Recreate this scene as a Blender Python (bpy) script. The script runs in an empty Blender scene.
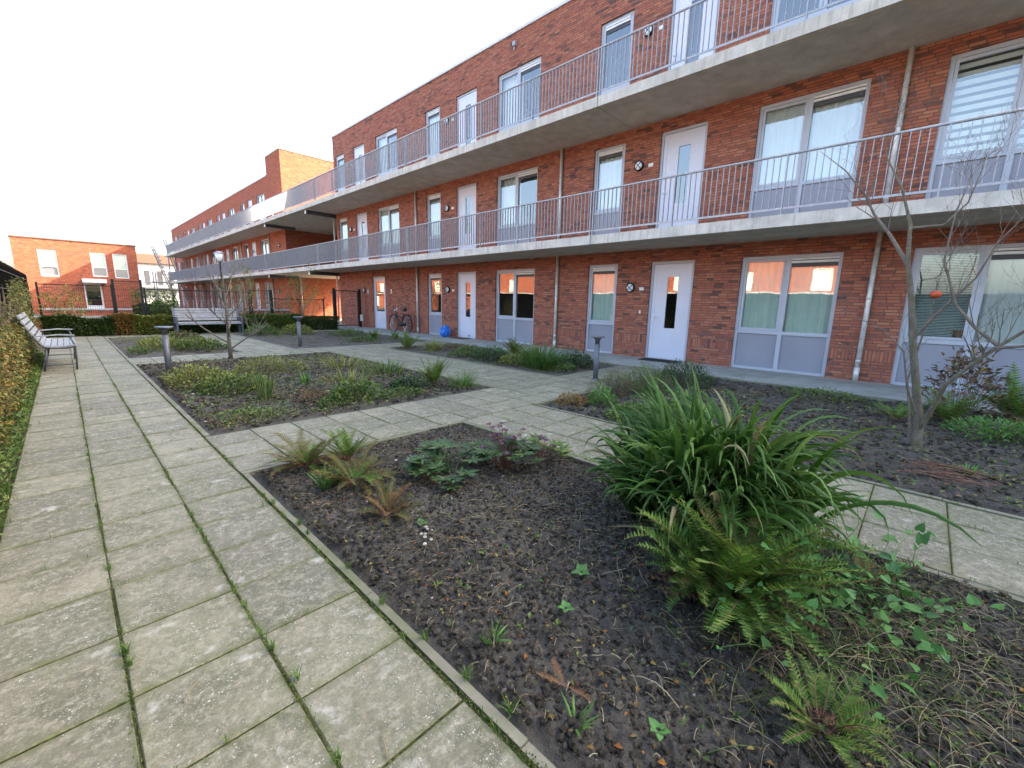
import bpy, math, random
from mathutils import Vector, Matrix, noise
random.seed(7)
R = math.radians
sc = bpy.context.scene
COL = sc.collection
V = Vector
U = random.uniform

# ------------------------------------------------------------------ node helpers
def newmat(name):
    m = bpy.data.materials.new(name); m.use_nodes = True
    nt = m.node_tree; nt.nodes.clear()
    out = nt.nodes.new('ShaderNodeOutputMaterial')
    return m, nt, out
class N:
    def __init__(s, nt): s.nt = nt
    def n(s, t, **k):
        x = s.nt.nodes.new(t)
        for a, b in k.items(): setattr(x, a, b)
        return x
    def link(s, a, b): s.nt.links.new(a, b)
    def set(s, sock, v):
        if isinstance(v, bpy.types.NodeSocket): s.link(v, sock)
        else: sock.default_value = v
    def math(s, op, a, b=0.0, c=0.0, clamp=False):
        x = s.n('ShaderNodeMath', operation=op, use_clamp=clamp)
        s.set(x.inputs[0], a); s.set(x.inputs[1], b); s.set(x.inputs[2], c)
        return x.outputs[0]
    def mix(s, f, a, b, blend='MIX'):
        x = s.n('ShaderNodeMix', data_type='RGBA', blend_type=blend)
        s.set(x.inputs[0], f); s.set(x.inputs[6], c4(a)); s.set(x.inputs[7], c4(b))
        return x.outputs[2]
    def mixf(s, f, a, b):
        x = s.n('ShaderNodeMix', data_type='FLOAT')
        s.set(x.inputs[0], f); s.set(x.inputs[2], a); s.set(x.inputs[3], b)
        return x.outputs[0]
    def pos(s): return s.n('ShaderNodeNewGeometry').outputs['Position']
    def noise(s, vec, scale, detail=4.0, rough=0.55, out=0):
        x = s.n('ShaderNodeTexNoise'); s.link(vec, x.inputs['Vector'])
        x.inputs['Scale'].default_value = scale; x.inputs['Detail'].default_value = detail
        x.inputs['Roughness'].default_value = rough
        return x.outputs[out]
    def vor(s, vec, scale, feature='F1', out='Distance'):
        x = s.n('ShaderNodeTexVoronoi', feature=feature); s.link(vec, x.inputs['Vector'])
        x.inputs['Scale'].default_value = scale
        return x.outputs[out]
    def ramp(s, f, stops, interp='LINEAR'):
        x = s.n('ShaderNodeValToRGB'); s.set(x.inputs[0], f)
        cr = x.color_ramp; cr.interpolation = interp
        while len(cr.elements) > 1: cr.elements.remove(cr.elements[-1])
        cr.elements[0].position = stops[0][0]; cr.elements[0].color = c4(stops[0][1])
        for p, c in stops[1:]:
            e = cr.elements.new(p); e.color = c4(c)
        return x.outputs[0]
    def rng(s, v, a, b, c=0.0, d=1.0):
        x = s.n('ShaderNodeMapRange'); x.clamp = True
        s.set(x.inputs[0], v); x.inputs[1].default_value = a; x.inputs[2].default_value = b
        x.inputs[3].default_value = c; x.inputs[4].default_value = d
        return x.outputs[0]
    def scalevec(s, vec, sx, sy, sz):
        x = s.n('ShaderNodeVectorMath', operation='MULTIPLY'); s.link(vec, x.inputs[0])
        x.inputs[1].default_value = (sx, sy, sz); return x.outputs[0]
    def bump(s, h, strength=0.5, dist=0.01, normal=None):
        x = s.n('ShaderNodeBump'); s.link(h, x.inputs['Height'])
        x.inputs['Strength'].default_value = strength; x.inputs['Distance'].default_value = dist
        if normal: s.link(normal, x.inputs['Normal'])
        return x.outputs[0]
    def bsdf(s, col, rough=0.6, metal=0.0, spec=0.5, normal=None):
        x = s.n('ShaderNodeBsdfPrincipled')
        s.set(x.inputs['Base Color'], c4(col)); s.set(x.inputs['Roughness'], rough)
        x.inputs['Metallic'].default_value = metal
        x.inputs['Specular IOR Level'].default_value = spec
        if normal: s.link(normal, x.inputs['Normal'])
        return x
def c4(c):
    if isinstance(c, bpy.types.NodeSocket): return c
    if isinstance(c, (int, float)): return (c, c, c, 1)
    return tuple(c) + ((1,) if len(c) == 3 else ())

def simple(name, col, rough=0.6, metal=0.0, var=0.12, scale=6.0, spec=0.5, bump=0.0, dirt=None):
    m, nt, out = newmat(name); g = N(nt); p = g.pos()
    nz = g.noise(p, scale, 5)
    c = g.mix(g.rng(nz, .3, .7), [x*(1-var) for x in col], [min(1, x*(1+var)) for x in col])
    if dirt: c = g.mix(g.math('MULTIPLY', g.rng(g.noise(p, scale*.35, 6, .7), .5, .72), dirt[1]), c, dirt[0])
    nor = g.bump(g.noise(p, scale*8, 4), bump, .004) if bump else None
    b = g.bsdf(c, g.rng(nz, .3, .7, max(0.02, rough-.07), min(1, rough+.07)), metal, spec, nor)
    g.link(b.outputs[0], out.inputs[0]); return m

def leafmat(name, cols, rough=0.5, spec=0.35, trans=0.25):
    m, nt, out = newmat(name); g = N(nt)
    geo = g.n('ShaderNodeNewGeometry'); rnd = geo.outputs['Random Per Island']
    n = len(cols)
    c = g.ramp(rnd, [(i/(n-1), cols[i]) for i in range(n)])
    nz = g.noise(geo.outputs['Position'], 30, 3)
    c = g.mix(g.rng(nz, .3, .75, 0, .45), c, cols[0])
    b = g.bsdf(c, rough, 0, spec)
    t = g.n('ShaderNodeBsdfTranslucent'); g.link(c, t.inputs[0])
    mx = g.n('ShaderNodeMixShader'); mx.inputs[0].default_value = trans
    g.link(b.outputs[0], mx.inputs[1]); g.link(t.outputs[0], mx.inputs[2])
    g.link(mx.outputs[0], out.inputs[0]); return m

# ------------------------------------------------------------------ brick
def brickmat(name, base=(.41, .130, .074), band=True, dark=1.0):
    m, nt, out = newmat(name); g = N(nt)
    sep = g.n('ShaderNodeSeparateXYZ'); P = g.pos(); g.link(P, sep.inputs[0])
    u = g.math('ADD', sep.outputs[0], sep.outputs[1]); z = sep.outputs[2]
    H, W = .0562, .190
    def cell(uu, vv, w, h, jit=True):
        row = g.math('FLOOR', g.math('DIVIDE', vv, h))
        a = g.math('DIVIDE', uu, w)
        if jit:
            wn = g.n('ShaderNodeTexWhiteNoise', noise_dimensions='1D'); g.link(row, wn.inputs['W'])
            a = g.math('ADD', a, wn.outputs['Value'])
        cidx = g.math('FLOOR', a)
        fu = g.math('SUBTRACT', a, cidx); fv = g.math('SUBTRACT', g.math('DIVIDE', vv, h), row)
        mu, mv = .009/w/2, .011/h/2
        eu = g.math('MINIMUM', fu, g.math('SUBTRACT', 1.0, fu)); ev = g.math('MINIMUM', fv, g.math('SUBTRACT', 1.0, fv))
        du = g.math('MULTIPLY', eu, w); dv = g.math('MULTIPLY', ev, h)
        edge = g.math('MINIMUM', du, dv)
        cb = g.n('ShaderNodeCombineXYZ'); g.link(cidx, cb.inputs[0]); g.link(row, cb.inputs[1])
        return edge, cb.outputs[0]
    e1, id1 = cell(u, z, W, H)
    edge, idv = e1, id1
    if band:
        e2, id2 = cell(u, g.math('SUBTRACT', z, .3925), H, .205, False)
        msk = g.math('MULTIPLY', g.math('GREATER_THAN', z, .3925), g.math('LESS_THAN', z, .5975))
        edge = g.mixf(msk, e1, e2)
        mx = g.n('ShaderNodeMix', data_type='VECTOR'); g.link(msk, mx.inputs[0]); g.link(id1, mx.inputs[4]); g.link(id2, mx.inputs[5])
        idv = mx.outputs[1]
    wn = g.n('ShaderNodeTexWhiteNoise', noise_dimensions='2D'); g.link(idv, wn.inputs['Vector'])
    r = wn.outputs['Value']
    # clusters of dark, over-fired bricks
    cb = g.n('ShaderNodeCombineXYZ'); g.link(u, cb.inputs[0]); g.link(z, cb.inputs[1])
    big = g.noise(g.scalevec(cb.outputs[0], .55, 1.6, 1), 1.3, 3, .6)
    prob = g.rng(big, .48, .74, .03, .42)
    isdark = g.math('LESS_THAN', r, g.math('MULTIPLY', prob, dark))
    r2 = g.n('ShaderNodeSeparateColor'); g.link(wn.outputs['Color'], r2.inputs[0])
    b0, b1, b2 = base
    ruddy = g.ramp(r2.outputs[1], [(0, (b0*.64, b1*.66, b2*.78)), (.3, (b0*.92, b1*.9, b2*.92)), (.7, (b0*1.05, b1*1.06, b2*1.03)), (1, (b0*1.16, b1*1.45, b2*1.45))])  # ordinary bricks, their own red tones varying at random
    drk = g.ramp(r2.outputs[2], [(0, (.10, .055, .048)), (.6, (.18, .072, .055)), (1, (.24, .10, .075))])
    c = g.mix(isdark, ruddy, drk)
    fine = g.noise(P, 60, 4, .7)
    c = g.mix(g.rng(fine, .3, .75, 0, .35), c, (b0*.5, b1*.6, b2*.7))
    mort = g.rng(edge, .0045, .0085, 1, 0)
    c = g.mix(mort, c, g.mix(g.noise(P, 5), (.085, .062, .052), (.17, .135, .115)))
    # efflorescence low down
    c = g.mix(g.math('MULTIPLY', g.rng(g.noise(P, 3.5, 6, .75), .58, .75), g.rng(z, .1, 1.0, .35, .04)), c, (.42, .36, .33))
    hgt = g.math('ADD', g.rng(edge, .002, .008), g.math('MULTIPLY', fine, .35))
    hgt = g.math('ADD', hgt, g.math('MULTIPLY', r, .25))
    b = g.bsdf(c, .85, 0, .25, g.bump(hgt, .9, .006))
    g.link(b.outputs[0], out.inputs[0]); return m

def concretemat(name, col, streak=False, scale=3.0, green=0.0):
    m, nt, out = newmat(name); g = N(nt); P = g.pos()
    n1 = g.noise(P, scale, 7, .65); n2 = g.noise(P, 45, 4, .7)
    c = g.mix(g.rng(n1, .3, .7), [x*.74 for x in col], [x*1.15 for x in col])
    c = g.mix(g.rng(n2, .35, .8, 0, .35), c, [x*.6 for x in col])
    if streak:
        s = g.noise(g.scalevec(P, 7, 7, .5), 1.5, 5, .7)
        c = g.mix(g.rng(s, .5, .72, 0, .55), c, (.13, .115, .08))
        c = g.mix(g.rng(g.noise(g.scalevec(P, 3, 3, .4), 1.1, 4), .55, .7, 0, .4), c, (.62, .6, .55))
    if green: c = g.mix(g.math('MULTIPLY', g.rng(g.noise(P, 1.7, 6, .7), .42, .7), green), c, (.10, .12, .045))
    b = g.bsdf(c, .82, 0, .3, g.bump(n2, .4, .004)); g.link(b.outputs[0], out.inputs[0]); return m

def tilemat():
    m, nt, out = newmat('paving_concrete'); g = N(nt)
    geo = g.n('ShaderNodeNewGeometry'); P = geo.outputs['Position']; rnd = geo.outputs['Random Per Island']
    # offset pattern per slab
    wn = g.n('ShaderNodeTexWhiteNoise', noise_dimensions='1D'); g.link(rnd, wn.inputs['W'])
    off = g.n('ShaderNodeVectorMath', operation='MULTIPLY_ADD'); g.link(wn.outputs['Color'], off.inputs[0]); off.inputs[1].default_value = (9, 9, 9); g.link(P, off.inputs[2])
    Q = off.outputs[0]
    n1 = g.noise(Q, 4.5, 7, .7); n2 = g.noise(Q, 28, 6, .72); n3 = g.noise(P, .8, 4)
    base = g.mix(rnd, (.150, .134, .090), (.30, .265, .175))
    c = g.mix(g.rng(n1, .40, .62, 0, .80), base, (.095, .090, .052))
    c = g.mix(g.rng(n3, .4, .65, 0, .45), c, (.17, .175, .095))
    c = g.mix(g.rng(n2, .46, .66, 0, .75), c, (.37, .335, .245))
    c = g.mix(g.rng(g.noise(Q, 55, 5, .8), .52, .66, 0, .55), c, (.07, .066, .045))
    c = g.mix(g.rng(g.noise(Q, 120, 3, .6), .45, .8, 0, .5), c, (.10, .095, .07))
    # worn pale patches and exposed chips
    c = g.mix(g.rng(g.noise(Q, 7.5, 5, .6), .62, .72, 0, .6), c, (.52, .50, .43))
    dst = g.n('ShaderNodeVectorMath', operation='MULTIPLY_ADD'); g.link(g.noise(Q, 70, 2, .5, 1), dst.inputs[0]); dst.inputs[1].default_value = (.02, .02, .02); g.link(Q, dst.inputs[2])
    chips = g.vor(dst.outputs[0], 75)
    gate = g.noise(Q, 9, 5, .8)
    ch = g.math('MULTIPLY', g.rng(chips, .14, .24, 1, 0), g.rng(gate, .46, .58))
    c = g.mix(g.math('MULTIPLY', ch, .62), c, (.70, .69, .62))
    ch2 = g.math('MULTIPLY', g.rng(g.vor(dst.outputs[0], 190), .18, .30, 1, 0), g.rng(gate, .40, .60))
    c = g.mix(g.math('MULTIPLY', ch2, .55), c, (.50, .48, .40))
    drk_ = g.math('MULTIPLY', g.rng(g.vor(dst.outputs[0], 130), .16, .26, 1, 0), g.rng(g.noise(Q, 15, 4, .8), .5, .62))
    c = g.mix(g.math('MULTIPLY', drk_, .6), c, (.06, .055, .04))
    # thin snail-trail scratches
    tr = g.noise(Q, 3.2, 2, .5); line = g.rng(g.math('ABSOLUTE', g.math('SUBTRACT', tr, .5)), 0, .006, 1, 0)
    c = g.mix(g.math('MULTIPLY', line, g.rng(g.noise(Q, 5.5, 2), .53, .62, 0, .22)), c, (.52, .5, .4))
    moss = g.rng(g.noise(P, 12, 6, .75), .56, .74)
    c = g.mix(g.math('MULTIPLY', moss, .4), c, (.12, .14, .035))
    at = g.n('ShaderNodeAttribute'); at.attribute_name = 'edge'; ed = g.math('POWER', at.outputs['Fac'], 1.6)
    c = g.mix(g.math('MULTIPLY', ed, g.rng(g.noise(P, 9, 5, .75), .40, .62, 0, .8)), c, g.mix(g.noise(P, 20), (.070, .076, .026), (.13, .14, .04)))
    h = g.math('ADD', g.math('MULTIPLY', n2, .6), g.math('MULTIPLY', g.noise(Q, 90, 4, .7), .5))
    b = g.bsdf(c, g.rng(n1, .3, .7, .62, .85), 0, .4, g.bump(h, .5, .006))
    g.link(b.outputs[0], out.inputs[0]); return m

def soilmat():
    m, nt, out = newmat('garden_soil'); g = N(nt); P = g.pos()
    n1 = g.noise(P, 2.2, 6, .65); n2 = g.noise(P, 35, 7, .75); n3 = g.noise(P, 150, 4, .7)
    c = g.mix(g.rng(n1, .3, .7), (.044, .039, .031), (.125, .112, .092))
    c = g.mix(g.rng(n2, .42, .72, 0, .65), c, (.145, .125, .096))
    c = g.mix(g.rng(n3, .6, .78, 0, .55), c, (.24, .215, .165))
    c = g.mix(g.math('MULTIPLY', g.rng(g.noise(P, 6, 6, .8), .60, .78), .3), c, (.055, .060, .028))
    sp = g.math('MULTIPLY', g.math('LESS_THAN', g.vor(P, 42), .13), g.math('GREATER_THAN', g.noise(P, 17, 2), .57))
    c = g.mix(g.math('MULTIPLY', sp, .8), c, (.34, .31, .22))
    h = g.math('ADD', n2, g.math('MULTIPLY', n3, .5))
    b = g.bsdf(c, .9, 0, .25, g.bump(h, 1.0, .02)); g.link(b.outputs[0], out.inputs[0]); return m

def glassmat(name, ior=1.75, tint=(.86, .9, .9)):
    m, nt, out = newmat(name); g = N(nt)
    geo = g.n('ShaderNodeNewGeometry'); dp = g.n('ShaderNodeVectorMath', operation='DOT_PRODUCT')
    g.link(geo.outputs['Normal'], dp.inputs[0]); g.link(geo.outputs['Incoming'], dp.inputs[1])
    ci = g.math('SUBTRACT', 1.0, g.math('ABSOLUTE', dp.outputs['Value']), clamp=True)
    refl = g.math('ADD', .17, g.math('MULTIPLY', g.math('POWER', ci, 4.0), .83), clamp=True)
    nor = g.bump(g.noise(g.pos(), 1.1, 2), .035, .05)
    gl = g.n('ShaderNodeBsdfGlossy'); gl.inputs['Roughness'].default_value = .004; gl.inputs['Color'].default_value = (1, 1, 1, 1)
    g.link(nor, gl.inputs['Normal'])
    tr = g.n('ShaderNodeBsdfTransparent'); tr.inputs[0].default_value = c4(tint)
    mx = g.n('ShaderNodeMixShader'); g.link(refl, mx.inputs[0])
    g.link(tr.outputs[0], mx.inputs[1]); g.link(gl.outputs[0], mx.inputs[2]); g.link(mx.outputs[0], out.inputs[0]); return m

def barkmat(name, a, b_, green=(.12, .13, .05)):
    m, nt, out = newmat(name); g = N(nt); P = g.pos()
    n1 = g.noise(g.scalevec(P, 1, 1, .35), 25, 6, .7)
    c = g.mix(g.rng(n1, .3, .7), a, b_)
    c = g.mix(g.rng(g.noise(P, 9, 5, .7), .5, .66, 0, .75), c, green)
    c = g.mix(g.rng(g.noise(P, 30, 4, .7), .62, .7, 0, .7), c, (.38, .38, .32))
    b = g.bsdf(c, .85, 0, .2, g.bump(n1, .8, .006)); g.link(b.outputs[0], out.inputs[0]); return m

M = {}
M['brick'] = brickmat('red_brick')
M['brick_far'] = brickmat('orange_red_brick', (.44, .105, .045), False, .45)
M['slab'] = concretemat('gallery_concrete', (.62, .575, .49), True)
M['soffit'] = concretemat('soffit_concrete', (.60, .54, .43))
M['walk'] = concretemat('walkway_concrete', (.36, .355, .32), False, 2.2, .45)
M['kerb'] = concretemat('kerb_concrete', (.22, .20, .145), False, 7, .95)
M['tile'] = tilemat()
M['soil'] = soilmat()
M['moss'] = simple('joint_moss', (.048, .056, .018), .95, 0, .7, 30, .1, .8)
M['ground'] = simple('outer_ground', (.10, .10, .08), .9, 0, .3, 1.0)
M['frame'] = simple('grey_window_frame', (.43, .45, .50), .38, 0, .05, 3)
M['frame_dark'] = simple('sash_gasket', (.05, .05, .055), .5)
M['panel'] = simple('grey_infill_panel', (.27, .27, .31), .4, 0, .06, 2)
M['door'] = simple('pale_lilac_door_paint', (.62, .62, .69), .35, 0, .04, 2)
M['glass'] = glassmat('window_glass')
M['steel'] = simple('galvanised_steel', (.36, .36, .375), .45, .3, .18, 14)
M['pipe'] = simple('zinc_pipe', (.60, .59, .55), .4, .25, .2, 9)
M['alu'] = simple('white_aluminium', (.72, .72, .70), .4)
M['coping'] = simple('grey_coping', (.62, .61, .60), .45)
M['black'] = simple('black_powder_coat', (.016, .016, .017), .6, spec=.2)
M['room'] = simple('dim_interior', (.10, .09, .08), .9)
M['curtain'] = simple('sheer_curtain', (.62, .66, .62), .8, 0, .05, 3)
M['curtain_green'] = simple('grey_green_curtain', (.55, .68, .57), .8, 0, .06, 3)
M['blind'] = simple('white_blind', (.85, .82, .70), .6)
M['blind_green'] = simple('pale_green_blind', (.62, .74, .66), .6)
M['benchwood'] = simple('weathered_slat', (.36, .35, .34), .7, 0, .25, 9, .3, .3)
M['benchlight'] = simple('pale_weathered_slat', (.27, .28, .29), .65, 0, .2, 9, .3, .3)
M['darksteel'] = simple('dark_grey_steel', (.09, .10, .12), .4, .3)
M['bollard'] = simple('grey_bollard_steel', (.13, .135, .15), .5, .3, .2, 12)
M['lens'] = simple('opal_lens', (.75, .77, .78), .25)
M['fenceblack'] = simple('black_stained_board', (.007, .007, .007), .95, 0, .3, 20, 0.0)
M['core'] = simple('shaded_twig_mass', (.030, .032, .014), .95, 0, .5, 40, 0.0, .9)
M['rubber'] = simple('rubber', (.02, .02, .02), .7)
M['mat'] = simple('coir_mat', (.035, .033, .03), .95, 0, .3, 80, .1, .8)
M['mat2'] = simple('brown_mat', (.12, .07, .045), .95, 0, .3, 80, .1, .8)
M['blue'] = simple('blue_plastic', (.015, .17, .62), .3, 0, .25, 9)
M['chrome'] = simple('bike_rim', (.6, .6, .6), .25, .9)
M['redpaint'] = simple('dull_red_paint', (.25, .04, .03), .35)
M['whitewall'] = simple('white_render', (.36, .36, .35), .8)
M['brownroof'] = simple('brown_fascia', (.14, .075, .05), .8)
M['bark'] = barkmat('mossy_bark', (.085, .065, .045), (.20, .165, .12))
M['twig'] = simple('grey_brown_twig', (.15, .118, .088), .8, 0, .35, 20)
M['twig_y'] = simple('yellow_brown_twig', (.30, .22, .10), .8, 0, .3, 20)
M['stem_red'] = simple('reddish_stem', (.17, .075, .045), .7, 0, .3, 20)
M['straw'] = leafmat('dry_straw', [(.14, .10, .05), (.36, .29, .16), (.22, .15, .09), (.46, .40, .26), (.20, .20, .07)], .8, .2, .1)
def clodmat():
    m, nt, out = newmat('soil_clod'); g = N(nt); geo = g.n('ShaderNodeNewGeometry'); P = geo.outputs['Position']
    c = g.ramp(geo.outputs['Random Per Island'], [(0, (.038, .032, .024)), (.4, (.085, .073, .055)), (.7, (.060, .051, .039)), (.9, (.135, .118, .092)), (1, (.20, .175, .14))])
    n1 = g.noise(P, 110, 5, .8); n2 = g.noise(P, 300, 3, .7)
    c = g.mix(g.rng(n1, .45, .62, 0, .6), c, (.036, .031, .024)); c = g.mix(g.rng(n2, .55, .7, 0, .6), c, (.22, .195, .15))
    b = g.bsdf(c, .95, 0, .12, g.bump(g.math('ADD', n1, g.math('MULTIPLY', n2, .5)), 1.0, .012)); g.link(b.outputs[0], out.inputs[0]); return m
M['clod'] = clodmat()
M['pebble'] = simple('pale_pebble', (.40, .37, .31), .8, 0, .25, 40)
M['apple'] = simple('red_apple_skin', (.48, .07, .02), .4, 0, .4, 25)
M['strap'] = leafmat('strap_leaf_green', [(.028, .075, .010), (.060, .14, .020), (.10, .20, .032), (.17, .27, .07), (.05, .11, .018)], .5, .25, .3)
M['strap_dead'] = leafmat('withered_strap', [(.32, .24, .10), (.45, .38, .20), (.24, .18, .07)], .7, .2, .2)
M['fern'] = leafmat('fern_green', [(.045, .105, .016), (.085, .18, .026), (.14, .26, .038), (.20, .31, .05), (.11, .14, .025)], .6, .2, .35)
M['fern_b'] = leafmat('fern_bronze', [(.08, .09, .02), (.13, .12, .03), (.08, .12, .025), (.20, .10, .03)], .65, .2, .25)
M['fern_o'] = leafmat('fern_orange', [(.18, .08, .03), (.24, .15, .06), (.13, .06, .03), (.20, .17, .06)], .7, .2, .25)
M['fern_k'] = leafmat('dead_fern', [(.10, .05, .03), (.20, .11, .06), (.06, .03, .02)], .8, .1, .1)
M['dark'] = leafmat('dark_blue_green_leaf', [(.024, .055, .014), (.048, .09, .022), (.085, .145, .04)], .45, .35, .15)
M['mid'] = leafmat('mid_green_leaf', [(.04, .08, .015), (.08, .14, .022), (.14, .21, .04), (.24, .29, .06)], .5, .35, .25)
M['bright'] = leafmat('bright_green_leaf', [(.08, .18, .03), (.13, .28, .05), (.20, .36, .08)], .45, .4, .3)
M['yellow'] = leafmat('yellow_green_leaf', [(.10, .13, .02), (.22, .25, .04), (.38, .38, .08), (.07, .12, .025), (.30, .22, .05)], .5, .3, .25)
M['autumn'] = leafmat('autumn_leaf', [(.25, .06, .02), (.32, .17, .03), (.12, .10, .03), (.40, .33, .08), (.06, .09, .02)], .6, .25, .25)
M['brownleaf'] = leafmat('brown_dry_leaf', [(.14, .08, .05), (.25, .16, .10), (.09, .06, .04), (.12, .13, .05)], .8, .15, .15)
M['heart'] = leafmat('bindweed_leaf', [(.05, .15, .03), (.09, .22, .05), (.15, .30, .09), (.07, .16, .07)], .55, .2, .25)
M['purple'] = leafmat('dusky_purple_petal', [(.10, .035, .065), (.18, .06, .12), (.07, .03, .045), (.28, .15, .20)], .5, .3, .2)
M['grass'] = leafmat('joint_grass', [(.05, .11, .015), (.10, .20, .03), (.16, .27, .05)], .55, .3, .25)
M['hedge'] = leafmat('hedge_leaf', [(.025, .05, .01), (.05, .095, .018), (.10, .15, .03)], .5, .35, .15)
M['climber'] = leafmat('climber_leaf', [(.035, .055, .012), (.08, .11, .02), (.20, .21, .04), (.11, .06, .02), (.36, .34, .11), (.03, .055, .012)], .55, .3, .25)

# ------------------------------------------------------------------ mesh helper
WL = {}
def wloc(o): return WL.get(o.name, V((0, 0, 0)))
class MB:
    def __init__(s): s.v = []; s.f = []; s.mi = []; s.cur = 0; s.sm = []
    def add(s, vs, fs, smooth=False):
        n = len(s.v); s.v.extend([tuple(p) for p in vs])
        for f in fs: s.f.append(tuple(i+n for i in f)); s.mi.append(s.cur); s.sm.append(smooth)
    def box(s, x0, x1, y0, y1, z0, z1):
        s.add([(x0, y0, z0), (x1, y0, z0), (x1, y1, z0), (x0, y1, z0), (x0, y0, z1), (x1, y0, z1), (x1, y1, z1), (x0, y1, z1)],
              [(0, 3, 2, 1), (4, 5, 6, 7), (0, 1, 5, 4), (1, 2, 6, 5), (2, 3, 7, 6), (3, 0, 4, 7)])
    def bar(s, a, b, w, h, up=V((0, 0, 1))):
        a, b = V(a), V(b); d = (b-a).normalized(); r = d.cross(up)
        if r.length < 1e-4: r = d.cross(V((0, 1, 0)))
        r.normalize(); u = r.cross(d)
        vs = []
        for p in (a, b):
            for i, j in ((-1, -1), (1, -1), (1, 1), (-1, 1)): vs.append(p+r*(w/2*i)+u*(h/2*j))
        s.add(vs, [(0, 1, 2, 3), (7, 6, 5, 4), (0, 4, 5, 1), (1, 5, 6, 2), (2, 6, 7, 3), (3, 7, 4, 0)])
    def tube(s, pts, rad, n=8, caps=True):
        pts = [V(p) for p in pts]; rad = rad if isinstance(rad, (list, tuple)) else [rad]*len(pts)
        ref = V((0.31, 0.17, .93)) ; vs = []; fs = []; last = None
        for i, p in enumerate(pts):
            d = (pts[min(i+1, len(pts)-1)]-pts[max(i-1, 0)])
            if d.length < 1e-9: d = V((0, 0, 1))
            d.normalize()
            if last is None:
                a = d.cross(ref if abs(d.dot(ref)) < .95 else V((1, 0, 0)))
            else: a = last - d*last.dot(d)
            a.normalize(); last = a; b = d.cross(a)
            for k in range(n):
                t = 2*math.pi*k/n; vs.append(p+(a*math.cos(t)+b*math.sin(t))*rad[i])
        for i in range(len(pts)-1):
            for k in range(n):
                k2 = (k+1) % n; fs.append((i*n+k, i*n+k2, (i+1)*n+k2, (i+1)*n+k))
        if caps: fs.append(tuple(range(n-1, -1, -1))); fs.append(tuple((len(pts)-1)*n+k for k in range(n)))
        s.add(vs, fs, n > 5)
    def ring(s, c, axis, Rr, r, n=28, m=6):
        c = V(c); ax = V(axis).normalized(); a = ax.orthogonal().normalized(); b = ax.cross(a); vs = []; fs = []
        for i in range(n):
            t = 2*math.pi*i/n; d = a*math.cos(t)+b*math.sin(t)
            for j in range(m):
                q = 2*math.pi*j/m; vs.append(c+d*(Rr+r*math.cos(q))+ax*(r*math.sin(q)))
        for i in range(n):
            for j in range(m): fs.append((i*m+j, ((i+1) % n)*m+j, ((i+1) % n)*m+(j+1) % m, i*m+(j+1) % m))
        s.add(vs, fs, True)
    def dome(s, c, axis, r, h, n=14, m=4):
        c = V(c); ax = V(axis).normalized(); a = ax.orthogonal().normalized(); b = ax.cross(a); vs = []; fs = []
        for i in range(m):
            t = math.pi/2*i/m
            for k in range(n):
                q = 2*math.pi*k/n; vs.append(c+(a*math.cos(q)+b*math.sin(q))*r*math.cos(t)+ax*h*math.sin(t))
        vs.append(c+ax*h)
        for i in range(m-1):
            for k in range(n): fs.append((i*n+k, i*n+(k+1) % n, (i+1)*n+(k+1) % n, (i+1)*n+k))
        for k in range(n): fs.append(((m-1)*n+k, (m-1)*n+(k+1) % n, m*n))
        s.add(vs, fs, True)
    def blob(s, c, r, jit=.25, seg=0, sq=(1, 1, 1)):
        t = (1+5**.5)/2
        pts = [(-1, t, 0), (1, t, 0), (-1, -t, 0), (1, -t, 0), (0, -1, t), (0, 1, t), (0, -1, -t), (0, 1, -t), (t, 0, -1), (t, 0, 1), (-t, 0, -1), (-t, 0, 1)]
        fs = [(0, 11, 5), (0, 5, 1), (0, 1, 7), (0, 7, 10), (0, 10, 11), (1, 5, 9), (5, 11, 4), (11, 10, 2), (10, 7, 6), (7, 1, 8), (3, 9, 4), (3, 4, 2), (3, 2, 6), (3, 6, 8), (3, 8, 9), (4, 9, 5), (2, 4, 11), (6, 2, 10), (8, 6, 7), (9, 8, 1)]
        P = [V(p).normalized() for p in pts]
        for _ in range(seg):
            nf = []; cache = {}
            def mid(i, j):
                k = (min(i, j), max(i, j))
                if k not in cache: P.append(((P[i]+P[j])/2).normalized()); cache[k] = len(P)-1
                return cache[k]
            for a, b, c_ in fs:
                x, y, z_ = mid(a, b), mid(b, c_), mid(c_, a); nf += [(a, x, z_), (b, y, x), (c_, z_, y), (x, y, z_)]
            fs = nf
        s.add([V(c)+V((p.x*sq[0], p.y*sq[1], p.z*sq[2]))*(r*(1+U(-jit, jit))) for p in P], fs, seg > 0)
    # foliage ---------------------------------------------------------------
    def leaf(s, p, d, L, w, fold=.25, side=None):
        p = V(p); d = V(d).normalized(); r = side or d.cross(V((U(-.4, .4), U(-.4, .4), 1)))
        if r.length < 1e-3: r = V((1, 0, 0))
        r.normalize(); u = r.cross(d)
        m = p+d*L*.45
        s.add([p, m-r*w/2+u*w*fold, p+d*L-u*L*.12, m+r*w/2+u*w*fold, m-u*.0], [(0, 1, 4), (1, 2, 4), (0, 4, 3), (4, 2, 3)])
    def heart(s, p, d, L, w):
        p = V(p); d = V(d).normalized(); r = d.cross(V((U(-.5, .5), U(-.5, .5), 1))).normalized(); u = r.cross(d)
        def q(a, b, c=0): return p+d*L*a+r*w*b+u*L*c
        s.add([q(0, 0), q(-.15, -.3, .03), q(.1, -.5, .05), q(.5, -.36, .03), q(1, 0, -.1), q(.5, .36, .03), q(.1, .5, .05), q(-.15, .3, .03), q(.4, 0, -.02)],
              [(0, 1, 2), (0, 2, 8), (2, 3, 8), (3, 4, 8), (8, 4, 5), (8, 5, 6), (0, 8, 6), (0, 6, 7)])
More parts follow.
